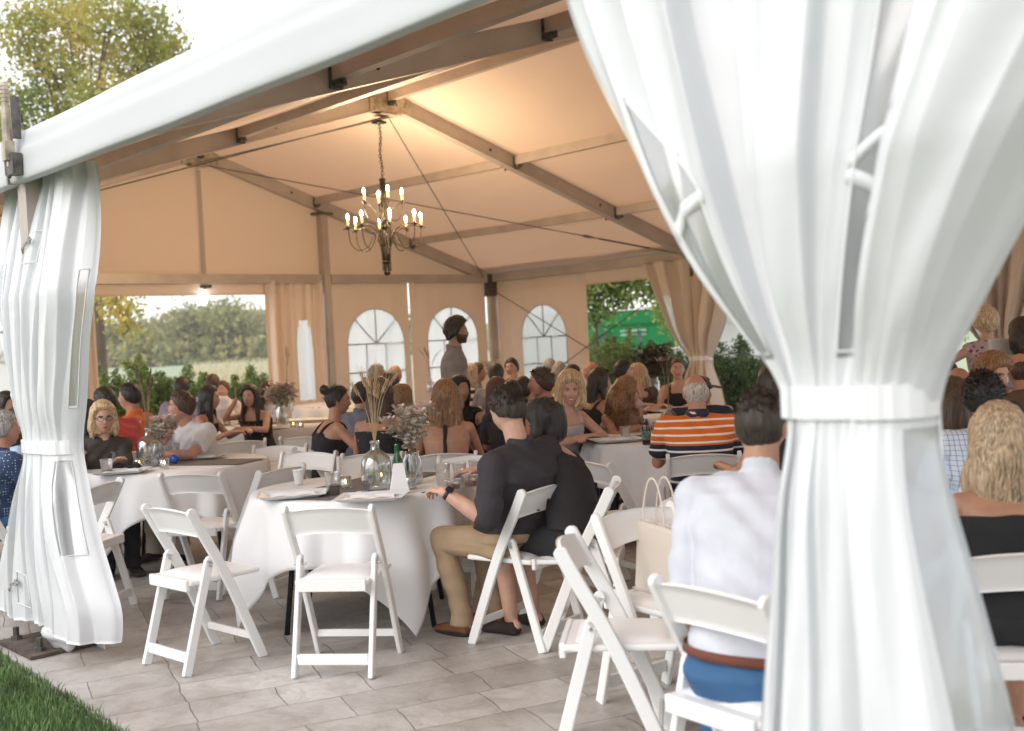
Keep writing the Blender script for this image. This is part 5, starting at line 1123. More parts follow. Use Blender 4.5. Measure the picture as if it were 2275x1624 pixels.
# front table
demijohn(tz(838,1084),'tall clear glass bottle with wheat stalks, centre of the front table',1.0,'wheat',9,.34,3)
cup(tz(741,1100),.045,.125,m_wine,.42,'clear plastic cup with a little dark red drink on the front table')
votive(tz(768,1086),'glass candle holder beside the dark red drink'); votive(tz(848,1070),'glass candle holder behind the tall wheat bottle')
cup(tz(664,1075),.033,.085,None,0,'white foam cup standing alone at the back of the front table',True)
tray(tz(650,1103),math.radians(8),'white tray with crumpled napkin left of the dark drink'); tray(tz(826,1108),math.radians(-4),'white tray with napkin in front of the wheat bottle')
beerbottle(tz(886,1078),'green glass beer bottle behind the white table card',mat('green_glass',(.01,.10,.035),.08,coat=.5),False)
mb=MB(); mb.add([(-.05,-.025,0),(.05,-.025,0),(.05,.025,0),(-.05,.025,0),(-.026,-.004,.155),(.026,-.004,.155),(.026,.004,.155),(-.026,.004,.155)],[(3,2,1,0),(0,1,5,4),(1,2,6,5),(2,3,7,6),(3,0,4,7),(4,5,6,7)]); o=mb.build('table_card',m_pap); o.location=tuple(tz(888,1094)); o.rotation_euler=(0,0,.2); tag(o,'white folded table card standing before the green bottle','card')
jarflowers(tz(918,1072),'glass jar with eucalyptus and blush flowers on the front table',1.3,False,4,.17,.25,250)
o=empty('jar_of_popcorn',tz(912,1084),0,'small glass jar of white popcorn below the eucalyptus flowers','jar'); mb=MB(); mb.add(*lathe([(0,0),(.036,0),(.038,.07),(.036,.07),(.034,.004),(0,.003)],18)); mb.build('glass',m_glass,o,True); mb=MB(); rs=np.random.RandomState(2)
for i in range(70):
    a=rs.uniform(0,6.28);r=.03*math.sqrt(rs.rand()); v,f=ellipsoid((r*math.cos(a),r*math.sin(a),.008+rs.rand()*.045),(.006,.006,.006),6,5); mb.add(v,f)
mb.build('popcorn',m_pap,o)
for i,(x,y,r,h,fl_,t,lb) in enumerate(((985,1078,.045,.12,None,0,'tall empty plastic cup right of the eucalyptus jar'),(1006,1086,.05,.05,m_wine,.5,'shallow plastic cup with dark fruit before the charcoal shirt man'),(1022,1072,.04,.11,m_pap,.3,'plastic cup with pale drink beside the shallow fruit cup'),(1046,1080,.045,.06,m_beer,.5,'short plastic cup with amber food near the charcoal sleeve'),(1058,1068,.04,.115,None,0,'empty plastic cup furthest right on the front table'))): cup(tz(x,y),r,h,fl_,t or .4,lb)
o=MB(); o.add(*lathe([(0,0),(.035,0),(.035,.004),(0,.004)],24)); o=o.build('blue_disc',m_blue); o.location=tuple(tz(806,1093)); tag(o,'flat round blue disc lying on the front table','coaster')
mb=MB(); mb.add(*tube([(-.08,0,.004),(.0,0,.008),(.07,0,.004)],[.003,.003,.006],6)); o=mb.build('plastic_fork',mat('dark_plastic',(.02,.018,.018),.4)); o.location=tuple(tz(965,1092)); o.rotation_euler=(0,0,.7); tag(o,'dark plastic fork by the hand of the charcoal shirt man','fork')
# left table
demijohn(tz(333,1034),'clear bottle with brown feathery stalks on the left table',1.05,'feather',7,.40,5); jarflowers(tz(352,1030),'jar of dried blush flowers beside the feathery stalks on the left table',1.1,False,8,.15,.2,380)
o=MB(); v,f=ellipsoid((0,0,.034),(.034,.034,.034),20,14); o.add(v,f); o=o.build('blue_ball',m_blue,None,True); o.location=tuple(tz(388,1030)); tag(o,'small shiny blue ball on the left table','ball','blue balls on the tables')
o2=o.copy(); COL.objects.link(o2); o2.location=tuple(tz(597,945)); tag(o2,'small shiny blue ball before the woman with raised hand','ball','blue balls on the tables')
votive(tz(366,1040),'glass candle holder beside the blue ball on the left table'); votive(tz(310,1040),'glass candle holder left of the feathery stalks bottle')
cup(tz(272,1030),.045,.13,m_beer,.45,'tall plastic cup of orange beer on the left table'); cup(tz(238,1052),.045,.10,m_beer,.3,'plastic cup with last orange beer nearest the left drape'); cup(tz(256,1036),.04,.11,None,0,'empty plastic cup before the glasses woman'); cup(tz(400,1016),.042,.12,m_pap,.5,'plastic cup with milky drink by the chin resting man')
tray(tz(446,1018),math.radians(-10),'grey tray with paper bowl before the chin resting man'); tray(tz(270,1050),math.radians(5),'white tray with dark napkins before the glasses woman')
for (x,y,lb) in((262,1044,'black crumpled napkin on the left tray'),(300,1042,'black crumpled napkin beside the left candle')):
    v,f=ellipsoid((0,0,.02),(.06,.04,.022),18,12); v=[np.array(p)*(1+.25*math.sin(p[0]*90+p[1]*60)) for p in v]; mb=MB(); mb.add(v,f); o=mb.build('napkin',mat('black_napkin',(.012,.014,.02),.9),None,True); o.location=tuple(tz(x,y,.762)); tag(o,lb,'napkin')
# further tables
jarflowers(tz(628,944),'glass vase of cream dried flowers by the floral dress women',1.6,False,12,.17,.22,420); votive(tz(652,950),'left candle of the pair beside the cream dried flowers'); votive(tz(668,951),'right candle of the pair beside the cream dried flowers'); tray(tz(560,948),.1,'tray between the two women in floral dresses',paper=True)
beerbottle(tz(1437,988),'brown glass beer bottle with green label beside the striped polo',mat('brown_glass',(.045,.015,.006),.08,coat=.6)); tray(tz(1368,980),math.radians(12),'white tray with knife before the smiling blonde woman'); cup(tz(1390,974),.045,.09,m_pap,.3,'clear tumbler on the tray before the smiling blonde woman')
demijohn(tz(1488,960),'glass bottle with bare bent twigs left of the white haired man',.8,'feather',6,.42,15); cup(tz(1462,972),.04,.12,None,0,'empty clear cup right of the brown beer bottle')
jarflowers(tz(1452,885,.757)+np.array([0,0,0]),'big dark foliage arrangement in glass vase before the side opening',1.9,True,16,.24,.36,1100)
demijohn(tz(1015,930),'glass bottle with brown stalks beyond the wavy haired woman',.9,'feather',6,.36,17); cup(tz(1062,935),.045,.14,m_beer,.8,'glass of golden beer right of the wavy haired woman'); cup(tz(925,930),.045,.08,m_foam,.8,'short cup left of the wavy haired woman')
demijohn(tz(958,872),'glass bottle with feather stalks below the slit between the arched windows',.9,'feather',7,.42,18); jarflowers(tz(1095,868),'dried flower vase in front of the corner post',1.3,False,19,.17,.3,300); cup(tz(1060,872),.05,.13,m_beer,.8,'glass of amber beer beside the striped top woman')
demijohn(tz(640,915),'glass bottle with two long feather stalks before the gathered curtain',.8,'feather',3,.55,22)
for i,(x,y) in enumerate(((905,930),(940,940),(1325,935),(1345,930),(1300,928),(520,948),(490,950))): cup(tz(x,y),.04,.10,None,0,['plastic cup at the elbow of the highlighted hair woman','plastic cup left of the wavy haired woman shoulder','empty cup left behind the curly blonde woman','empty cup just behind the curly blonde woman','empty cup behind the smiling blonde woman','plastic cup at the elbow of the raised hand woman','plastic cup before the red floral dress woman'][i])
# cream leather tote standing on a chair
for o in list(bpy.data.objects):
    if o.get('label','').startswith('empty chair with the cream leather tote'): o['label']='chair with the cream leather tote standing on its seat'; TC_=o
M_=mat('cream_leather',(.62,.55,.47),.45,bump=(60,.2,3,(1,1,1),.003))
tt=empty('tote_bag',(TC_.location[0],TC_.location[1],.462),TC_.rotation_euler[2]+math.radians(80),'cream leather tote with long thin handles standing on a chair seat','bag')
def bag(a,b):
    th=2*math.pi*a; w=.155-.01*b; d=.055*(1-.55*b)+.004; x=math.copysign(abs(math.cos(th))**.35,math.cos(th))*w; y=math.copysign(abs(math.sin(th))**.6,math.sin(th))*d; return (x,y,.285*b+.004*math.sin(a*20)*b)
v,f=grid(bag,64,14); mb=MB(); mb.add(v,f); mb.add([(x,y,.002) for x,y in((-.155,-.055),(.155,-.055),(.155,.055),(-.155,.055))],[(3,2,1,0)]); o=mb.build('bag_body',M_,tt,True); md=o.modifiers.new('s','SOLIDIFY'); md.thickness=.004
for sy in(-1,1): mb=MB(); P=crv([(-.07,sy*.028,.25),(-.075,sy*.032,.34),(-.03,sy*.03,.46),(.03,sy*.03,.46),(.075,sy*.032,.34),(.07,sy*.028,.25)],24); mb.add(*tube(P,.0055,8,True,.5)); mb.build('handle',M_,tt,True)
# laptop-like till on the buffet with two dark words on its lid
bx=empty('cash_till',at(2222,790,8.0),math.radians(12),'small white till with dark back on the buffet by the magenta dress','till'); bb=np.zeros(3)
mb=MB(); mb.add(*box((0,0,.06),.17,.03,.12)); bevel(mb.build('till_screen',mat('till_white',(.6,.58,.56),.4),bx),.006); mb=MB(); mb.add(*box((0,.03,-.05),.2,.16,.06)); mb.build('till_base',m_black,bx)
CHP={}
for o in bpy.data.objects:
    for k_ in('man in the black shirt','woman in the black dress','man in the plain white shirt'):
        if str(o.get('label','')).startswith('chair under the '+k_): CHP[k_]=np.array(o.location)+hd(-o.rotation_euler[2])*(.055 if 'black shirt' in k_ else .03); print('CHAIRPOS',k_,o.location[:],-math.degrees(o.rotation_euler[2]))
# ================================================================ CAST
BLK=('black',(.012,.012,.014)); WHT=('white',(.66,.66,.68)); KHA=('khaki',(.36,.255,.155)); CHA=('charcoal',(.030,.026,.032))
NAV=('navy',(.018,.028,.055)); GRY=('grey',(.20,.19,.20)); JEA=('denim',(.035,.11,.24)); BEI=('beige',(.42,.37,.29))
G='guests seated at the tables'
P=person
# --- front
P(1128,912,5.62,-47,'man in charcoal rolled sleeve shirt and khaki trousers eating at the front table',hyaw=-48,hpitch=24,sk='fair',hair=('short','dark'),top='shirt',tc=CHA,sleeve='roll',bottom=KHA,lean=.30,hip=CHP['man in the black shirt'],nk=.172,nkf=.03,arms=({'w':gnd(985,1092,.81),'p':(-.25,-.3,-1),'d':(.25,1,.05),'c':.5},{'t':(.20,.52,.80),'p':(1,-.2,-.6),'d':(-.6,.8,0)}),q=3,wide=1.13,face=True,shoes=('brown_leather',(.17,.06,.025)),watch=1,group=G,wr=(0,.30),kneey=.40)
P(1213,935,5.95,-50,'dark haired woman in black dress leaning over beside the charcoal shirt man',hyaw=-70,hpitch=34,sk='fair',fem=True,hair=('mid','black'),top='tank',tc=BLK,bottom=BLK,skirt=True,lean=.22,hip=CHP['woman in the black dress'],arms=('table','table'),q=2,wide=1.05,face=True,group=G)
P(1546,873,6.9,4,'white haired man in orange striped polo seen from behind',sk='red',hair=('bald','white'),top='polo',tc='orange',neck=NAV,sleeve='short',bottom=BEI,belt=('belt_black',(.02,.018,.016)),lean=.10,arms=('table','table'),q=2,wide=1.14,chairlab='chair under the man in the orange striped polo',group=G)
P(1690,950,3.60,12,'man in plain white shirt with shaved sides seen from behind, nearest the camera',hyaw=22,hpitch=8,sk='tan',hair=('fade','dark'),top='shirt',tc=('white_oxford',(.56,.58,.64)),sleeve='long',bottom=JEA,belt=('belt_brown',(.14,.045,.025)),lean=.16,hip=CHP['man in the plain white shirt'],arms=({'t':(-.17,.42,.80),'p':(-.15,-.2,-1),'d':(.3,1,0)},{'t':(.17,.42,.80),'p':(.15,-.2,-1),'d':(-.3,1,0)}),q=3,wide=1.12,group=G)
P(1266,870,8.35,140,'smiling blonde woman in silver sleeveless top facing the camera',hyaw=176,hpitch=2,hroll=-4,sk='fair',fem=True,hair=('poof','blond'),top='tank',tc=('silver',(.50,.50,.52)),bottom=NAV,lean=.20,arms=('fold','fold'),q=2,wide=1.1,face=True,smile=True,group=G)
P(1392,876,8.95,150,'woman with big curly blonde hair resting chin on hand beside the beer bottle',hyaw=84,sk='tan',fem=True,hair=('curly','ltbrown'),top='tank',tc='vstripe',bottom=NAV,lean=.22,arms=('chin','fold'),q=2,wide=1.1,face=True,group=G)
P(750,890,8.4,62,'woman with dark hair in a bun wearing a black tank top',hyaw=80,hpitch=6,sk='tan',fem=True,hair=('bun','black'),top='tank',tc=BLK,bottom=BLK,lean=.10,arms=({'t':(-.20,.18,.62),'p':(-1,-.4,.0),'d':(.2,.8,-.6)},{'t':(.12,.30,.80),'p':(1,-.2,-.6),'d':(-.2,1,-.2)}),q=2,face=True,chairlab='chair under the woman with the hair bun',group=G)
P(990,886,7.75,2,'woman with wavy golden brown hair in black backless dress seen from behind',sk='tan',fem=True,hair=('wavy','ltbrown'),top='backless',tc=BLK,bottom=BLK,lean=.10,arms=('table','table'),q=3,wide=1.06,chairlab='chair under the woman in the backless dress',group=G)
P(845,880,8.0,8,'woman with long straight brown hair in dark pink floral dress seen from behind',hyaw=14,sk='tan',fem=True,hair=('long','brown'),top='offsh',tc='pinkfl',bottom=BLK,lean=.12,arms=('table','table'),q=2,chairlab='chair under the woman in the pink floral dress',group=G)
P(893,890,8.9,40,'woman with shoulder length highlighted hair right of the pink floral dress',hyaw=60,sk='tan',fem=True,hair=('long','ltbrown'),top='tank',tc=BLK,lean=.12,arms=('table','table'),q=1,face=True,group=G)
P(806,880,9.4,30,'man in blue grey shirt with sunglasses pushed up on his dark hair',hyaw=46,sk='tan',hair=('short','dark'),top='shirt',tc=('slate',(.16,.18,.24)),bottom=BEI,lean=.10,arms=('table','table'),q=1,sunup=True,group=G)
P(1015,737,10.2,84,'bearded man in grey long sleeve shirt standing in the middle of the tent',sit=False,hyaw=88,sk='tan',hair=('curlyshort','dark'),beard='brown',top='shirt',tc=('warmgrey',(.27,.235,.23)),sleeve='long',bottom=NAV,lean=.04,arms=('down','down'),q=2,face=True,wide=.98)
# --- left tables
P(229,930,8.1,150,'blonde woman with dark framed glasses and dark satin blouse at the left table',hyaw=152,hpitch=4,sk='fair',fem=True,hair=('bob','blond'),top='blouse',tc=('satin_brown',(.045,.038,.033)),sleeve='long',bottom=BLK,lean=.10,arms=({'t':(.0,.42,.80),'d':(-.3,.7,.5)},{'t':(.20,.36,.88),'p':(1,-.3,-.8),'d':(.4,.6,.6)}),q=2,face=True,glasses=True,group=G)
P(404,904,8.55,205,'man in white shirt leaning his chin on his hand at the left table',hyaw=262,sk='red',hair=('short','brown'),top='shirt',tc=WHT,sleeve='short',bottom=BEI,lean=.22,arms=({'t':(.02,.40,.80),'p':(-1,.2,-.3),'d':(.9,.4,0)},'chin'),q=2,wide=1.05,face=True,group=G)
P(232,893,9.1,-58,'black haired man in coral red shirt with his back to the aisle',hyaw=-70,sk='fair',hair=('short','black'),top='polo',tc=('coral',(.50,.055,.06)),bottom=NAV,lean=.16,arms=('table','table'),q=1,wide=1.15,chairlab='chair under the man in the coral red shirt',group=G)
P(288,882,9.7,-84,'dark haired man in bright orange shirt looking left',hyaw=-84,sk='tan',hair=('short','black'),top='polo',tc=('bright_orange',(.62,.16,.05)),bottom=NAV,lean=.14,arms=('table','table'),q=1,face=True,chairlab='chair under the man in the bright orange shirt',group=G)
P(8,955,7.3,40,'man in navy dotted shirt at the left edge beside the near left drape',hyaw=52,sk='red',hair=('short','gray'),top='shirt',tc='dots',bottom=JEA,lean=.12,arms=('table','table'),q=2,wide=1.15,chairlab='chair under the man in the navy dotted shirt',group=G)
P(40,945,8.0,50,'dark haired woman in pale blue top half behind the near left drape',hyaw=40,sk='fair',fem=True,hair=('mid','dark'),top='blouse',tc=('paleblue',(.35,.48,.62)),lean=.1,arms=('table','table'),q=1,group=G)
P(14,905,9.2,100,'dark haired guest at the far left edge above the navy dotted shirt',hyaw=110,sk='tan',fem=True,hair=('long','black'),top='blouse',tc=BLK,lean=.1,arms=('table','table'),q=0,group=G)
P(196,925,8.9,30,'black haired woman half hidden behind the near left drape',sk='tan',fem=True,hair=('long','black'),top='blouse',tc=BLK,lean=.1,q=0,group=G)
P(466,886,10.9,100,'long dark haired woman in off shoulder red floral dress looking right',hyaw=86,sk='fair',fem=True,hair=('long','black'),top='offsh',tc='floral',bottom=BLK,lean=.14,arms=('table','table'),q=1,face=True,chairlab='chair under the woman in the off shoulder red floral dress',group=G)
P(556,882,11.3,195,'dark haired woman in floral dress with one hand raised to her face',hyaw=192,sk='fair',fem=True,hair=('long','dark'),top='offsh',tc='floral',bottom=BLK,lean=.16,arms=('fold','up'),q=1,face=True,group=G)
P(594,872,12.6,200,'brown haired woman in white top bending her head near the gathered curtain',hyaw=150,hpitch=25,sk='fair',fem=True,hair=('long','brown'),top='blouse',tc=WHT,lean=.1,arms=('table','table'),q=1,group=G)
P(405,862,12.4,10,'dark haired man in lilac shirt seen from behind near the hedge opening',sk='red',hair=('short','dark'),top='shirt',tc=('lilac',(.30,.22,.34)),lean=.1,q=0,group=G)
P(473,854,13.4,10,'brown haired man seen from behind between the two floral dresses',sk='fair',hair=('short','brown'),top='shirt',tc=WHT,lean=.1,q=0,group=G)
P(495,866,14.2,190,'woman in white and pink floral blouse facing the camera beyond the dark floral dress',sk='fair',fem=True,hair=('short','auburn'),top='blouse',tc='whfl',lean=.1,q=1,face=True,group=G)
# --- middle back
P(838,833,12.4,75,'grey cropped man with dark glasses looking right under the first arched window',hyaw=82,sk='red',hair=('short','gray'),top='shirt',tc=WHT,lean=.1,q=1,face=True,glasses=True,group=G)
P(878,832,13.2,30,'bald man under the first arched window',sk='red',hair=('bald','gray'),top='polo',tc=BEI,lean=.1,q=0,group=G)
P(868,855,11.2,50,'woman with dark chin length hair seen from behind under the first arched window',sk='tan',fem=True,hair=('mid','dark'),top='tank',tc=BLK,lean=.14,arms=('table','table'),q=1,group=G)
P(1021,868,9.3,160,'dark haired woman in black just beyond the wavy haired woman',hyaw=140,sk='tan',fem=True,hair=('mid','black'),top='blouse',tc=BLK,lean=.1,arms=('table','table'),q=1,group=G)
P(1046,833,12.8,70,'blonde woman in black and white striped top',hyaw=60,sk='tan',fem=True,hair=('mid','ash'),top='blouse',tc='bw',lean=.12,arms=('table','table'),q=1,group=G)
P(1062,828,13.6,80,'man partly hidden behind the black and white striped top',hyaw=86,sk='red',hair=('short','brown'),top='shirt',tc=GRY,lean=.1,q=0,group=G)
P(1103,832,12.2,20,'dark haired guest below the second arched window seen from behind',sk='tan',hair=('short','dark'),top='shirt',tc=GRY,lean=.1,q=0,group=G)
P(1137,818,13.3,205,'dark haired man in dark jacket facing the camera beside the corner post',hyaw=200,sk='fair',hair=('short','black'),top='shirt',tc=CHA,sleeve='long',lean=.1,arms=('chin','table'),q=1,face=True,group=G)
P(1105,872,9.3,12,'auburn haired woman seen from behind left of the charcoal shirt man',sk='tan',fem=True,hair=('long','auburn'),top='tank',tc=BLK,lean=.12,arms=('table','table'),q=1,group=G)
P(1137,880,8.7,8,'short dark haired man seen from behind above the charcoal shirt man',sk='tan',hair=('short','dark'),top='shirt',tc=CHA,lean=.1,arms=('table','table'),q=1,group=G)
P(1163,868,9.6,10,'second dark haired man seen from behind, left of the navy shirt man',sk='tan',hair=('fade','dark'),top='shirt',tc=BLK,lean=.1,arms=('table','chin'),q=1,group=G)
P(1202,852,8.7,-110,'man in navy shirt looking left with sunglasses on his head',hyaw=-88,sk='red',hair=('short','brown'),top='shirt',tc=NAV,sleeve='short',bottom=BEI,lean=.10,arms=('chin','table'),q=2,face=True,sunup=True,wide=1.08,group=G)
P(1222,818,14.0,10,'grey haired man at the back under the third arched window',sk='red',hair=('short','gray'),top='shirt',tc=BEI,lean=.1,q=0,group=G)
P(1244,828,13.2,20,'grey haired woman in mustard top under the third arched window',sk='fair',fem=True,hair=('mid','gray'),top='blouse',tc=('mustard',(.35,.22,.06)),lean=.1,q=0,group=G)
P(1272,838,10.9,60,'dark haired man in pale shirt behind the smiling blonde woman',hyaw=75,sk='tan',hair=('short','dark'),top='shirt',tc=WHT,lean=.1,arms=('table','table'),q=1,face=True,group=G)
P(1316,826,12.5,-100,'bald man in dark jacket looking left at the edge of the side opening',hyaw=-85,sk='red',hair=('bald','dark'),top='shirt',tc=NAV,sleeve='long',lean=.1,arms=('table','table'),q=1,face=True,group=G)
P(1333,850,9.7,48,'woman with long dark hair and sunglasses on her head in a dark top',hyaw=76,sk='tan',fem=True,hair=('long','dark'),top='tank',tc=BLK,lean=.14,arms=('chin','table'),q=1,face=True,sunup=True,group=G)
P(1385,826,11.3,70,'black haired man in cream shirt in front of the side opening',hyaw=84,sk='fair',hair=('short','black'),top='shirt',tc=('cream',(.50,.44,.38)),lean=.1,arms=('table','table'),q=1,face=True,group=G)
P(1417,834,11.9,215,'blonde woman in brown top facing left in front of the side opening',hyaw=245,sk='fair',fem=True,hair=('long','blond'),top='blouse',tc=('brown_top',(.10,.06,.05)),lean=.1,arms=('up','table'),q=1,face=True,group=G)
P(1505,820,11.6,190,'auburn haired woman with hair tied up facing the camera by the side drape',hyaw=182,sk='fair',fem=True,hair=('bun','auburn'),top='tank',tc=BLK,lean=.1,arms=('table','table'),q=1,face=True,group=G)
P(1552,872,8.6,178,'man in dark cap and navy jacket beyond the orange striped polo',hyaw=120,sk='tan',hair=('short','brown'),cap=('cap_grey',(.10,.08,.075)),top='shirt',tc=NAV,sleeve='long',lean=.14,arms=('table','table'),q=1,sunup=True,wide=1.2,group=G)
# --- right side
P(1722,862,5.9,-30,'dark haired woman peeking out left of the near drape',hyaw=-40,sk='tan',fem=True,hair=('mid','dark'),top='tank',tc=BLK,lean=.1,arms=('table','table'),q=1,group=G)
P(2222,985,3.72,8,'woman with long blonde waves in black off shoulder dress at the right edge',hyaw=12,hpitch=6,sk='tan',fem=True,hair=('wavy','ash'),top='offsh',tc=BLK,bottom=BLK,skirt=True,lean=.12,arms=('table','table'),q=3,wide=1.06,chairlab='chair under the woman with long blonde waves at the right edge',group=G)
P(2118,898,5.35,20,'woman with sleek brown hair beside the near drape on the right',hyaw=32,hpitch=8,sk='tan',fem=True,hair=('mid','brown'),top='tank',tc=BLK,lean=.1,arms=('table','table'),q=2,group=G)
P(2186,884,5.0,4,'man in pale blue checked shirt with black hair seen from behind',hyaw=24,sk='tan',hair=('short','black'),top='shirt',tc='check',sleeve='short',bottom=NAV,lean=.12,arms=('table','table'),q=3,wide=1.1,chairlab='chair under the man in the pale blue checked shirt',group=G)
P(2130,858,6.6,190,'bald man beyond the sleek brown haired woman',hyaw=186,hpitch=20,sk='red',hair=('bald','blond'),top='shirt',tc=BEI,lean=.1,arms=('table','table'),q=1,group=G)
P(2206,835,6.3,170,'older woman with short curly ginger hair facing the camera',hyaw=155,hpitch=10,sk='fair',fem=True,hair=('curlyshort','ltbrown'),top='blouse',tc=NAV,lean=.1,arms=('table','table'),q=2,face=True,group=G)
P(2268,825,7.0,5,'bald man in brown shirt seen from behind at the right edge',sk='red',hair=('bald','brown'),top='shirt',tc=('brownshirt',(.13,.075,.045)),lean=.1,arms=('table','table'),q=1,wide=1.15,group=G)
P(2190,718,8.9,8,'woman in magenta floral dress standing at the buffet with her back to us',sit=False,sk='fair',fem=True,hair=('curlyshort','ash'),top='blouse',sleeve='none',tc='floral2',bottom=BLK,skirt=True,lean=.05,arms=({'t':(-.26,.18,1.08),'p':(-1,-.6,-.2)},{'t':(.28,.25,1.1),'p':(1,-.6,-.2)}),q=1)
P(2272,745,7.9,-20,'dark haired woman in light grey top standing at the right edge',sit=False,sk='tan',fem=True,hair=('mid','dark'),top='blouse',sleeve='short',tc=('lightgrey',(.33,.33,.36)),lean=.05,arms=('down','down'),q=1)
P(2098,838,7.4,60,'guest with tanned face mostly hidden by the near drape on the right',hyaw=60,sk='olive',hair=('short','dark'),top='shirt',tc=CHA,lean=.1,q=0,group=G)
# ================================================================ PLANTS AND BACKGROUND
def leafmat(name,c1,c2,sc_=.5,tr=.35):
    if name in MATS: return MATS[name]
    m=bpy.data.materials.new(name); m.use_nodes=True; nt=m.node_tree; L=nt.links.new; b=nt.nodes['Principled BSDF']; b.inputs['Roughness'].default_value=.5; out=nt.nodes['Material Output']
    tc=nt.nodes.new('ShaderNodeTexCoord'); n=nt.nodes.new('ShaderNodeTexNoise'); n.inputs['Scale'].default_value=sc_; n.inputs['Detail'].default_value=8; n.inputs['Roughness'].default_value=.75; L(tc.outputs['Object'],n.inputs[0])
    r=nt.nodes.new('ShaderNodeValToRGB'); r.color_ramp.elements[0].position=.40; r.color_ramp.elements[1].position=.62; r.color_ramp.elements[0].color=tuple(c1)+(1,); r.color_ramp.elements[1].color=tuple(c2)+(1,); L(n.outputs[0],r.inputs[0]); L(r.outputs[0],b.inputs['Base Color'])
    t=nt.nodes.new('ShaderNodeBsdfTranslucent'); L(r.outputs[0],t.inputs[0]); mx=nt.nodes.new('ShaderNodeMixShader'); mx.inputs[0].default_value=tr; L(b.outputs[0],mx.inputs[1]); L(t.outputs[0],mx.inputs[2]); L(mx.outputs[0],out.inputs[0]); MATS[name]=m; return m
m_bark=mat('bark',(.13,.095,.07),.9,bump=(9,.8,5,(1,1,.2),.03),var=(4,.3,(1,1,.2)))
m_leafT=leafmat('tree_leaf',(.20,.29,.06),(.62,.47,.12),.35,.45); m_leafF=leafmat('far_tree_leaf',(.22,.25,.10),(.48,.42,.18),.09,.4); m_leafA=leafmat('ash_leaf',(.16,.28,.08),(.48,.50,.16),.7,.45); m_shr=leafmat('shrub_leaf',(.07,.13,.025),(.26,.30,.06),1.6,.3); m_shr2=leafmat('dark_shrub_leaf',(.035,.075,.025),(.11,.18,.04),2.,.25); m_pale=leafmat('pale_grass',(.50,.45,.30),(.75,.70,.50),1.5,.4)
def leaves(pts,size,rs,flat=.0,asp=.55):
    n=len(pts); nr=rs.normal(size=(n,3)); nr[:,2]*=(1-flat); nr/=np.linalg.norm(nr,axis=1)[:,None]; a=np.cross(nr,rs.normal(size=(n,3))); a/=np.linalg.norm(a,axis=1)[:,None]; b=np.cross(nr,a); s=(size*rs.uniform(.6,1.25,n))[:,None]; P=np.asarray(pts)
    V=np.stack([P-a*s*.5,P+b*s*asp*.5,P+a*s*.5,P-b*s*asp*.5],1).reshape(-1,3); F=[(4*i,4*i+1,4*i+2,4*i+3) for i in range(n)]; return V,F
def fastbuild(name,V,F,m,parent,smooth=False):
    me=bpy.data.meshes.new(name); me.from_pydata([tuple(p) for p in V],[],F); me.update(); return link(name,me,m,parent,smooth)
def tree(base,h,trunk_r,blobs,nleaf,size,label,lm,seed=0,group=None,name='tree',bend=(0,0),cat='tree'):
    """blobs: (x,y,z,r) in local coordinates"""
    rs=np.random.RandomState(seed); r_=empty(name,base,0,label,cat,group); B=np.array([b[:3] for b in blobs],float); top=B.mean(0)
    fork=np.array([bend[0]*.4,bend[1]*.4,min(h*.38,B[:,2].min()+.3*(B[:,2].max()-B[:,2].min()))]); mb=MB(); P=crv([(0,0,-.1),fork*[.3,.3,.5],fork,(top+fork)/2,top],16); mb.add(*tube(P,[trunk_r*(1.15-.85*i/(len(P)-1)) for i in range(len(P))],12))
    for b in blobs:
        st=P[rs.randint(len(P)//3,int(len(P)*.8))]; e=np.array(b[:3]); mid=(st+e)/2+rs.normal(size=3)*b[3]*.15; q=crv([st,mid,e],8); mb.add(*tube(q,[trunk_r*.42*(1-.8*i/(len(q)-1)) for i in range(len(q))],7))
        for k in range(5):
            s2=q[rs.randint(len(q)//2,len(q))]; e2=e+N(rs.normal(size=3))*b[3]*.85; mb.add(*tube([s2,(s2+e2)/2+rs.normal(size=3)*.05*b[3],e2],[trunk_r*.14,trunk_r*.09,trunk_r*.03],5))
    mb.build('trunk',m_bark,r_,True)
    w=np.array([b[3]**2 for b in blobs]); w/=w.sum(); pts=[]
    for b,c in zip(blobs,rs.multinomial(nleaf//9,w)):
        # leaf tufts: clumps spread through each limb's volume
        d=rs.normal(size=(c,3)); d/=np.linalg.norm(d,axis=1)[:,None]; rad=b[3]*rs.uniform(.25,1.05,c)**.6; cc=np.array(b[:3])+d*rad[:,None]*[1,1,.8]
        for p in cc: pts.append(p+rs.normal(size=(9,3))*size*1.15)
    pts=np.concatenate(pts); V,F=leaves(pts,size,rs); fastbuild('crown',V,F,lm,r_); return r_
rs=np.random.RandomState(5)
# big golden tree behind the roof, top left; its trunk stands beyond the left opening
Zt=27.; tb0=at(226,870,Zt); tb0[2]=0
def bl(px,py,rpx,Z=Zt,dz=0): p=at(px,py,Z+dz)-tb0; return (p[0],p[1],p[2],rpx*Z/F_PX)
bls=[bl(60,70,75),bl(140,25,80,dz=1),bl(240,30,75,dz=-1),bl(330,60,62),bl(370,110,48,dz=1),bl(300,135,70),bl(205,120,75,dz=2),bl(110,150,70),bl(35,225,60),bl(120,235,62),bl(215,215,62,dz=-1),bl(10,300,45),bl(300,195,50),bl(95,310,50),bl(180,300,60),bl(170,380,60),bl(250,300,55),bl(200,470,55),bl(262,690,34,dz=-3),bl(240,655,30,dz=-3),bl(285,735,20,dz=-3),bl(230,580,40)]
tree(tb0,12,.17,bls,15000,.15,'big green and golden tree rising behind the tent roof at top left',m_leafT,3,bend=(0,0))
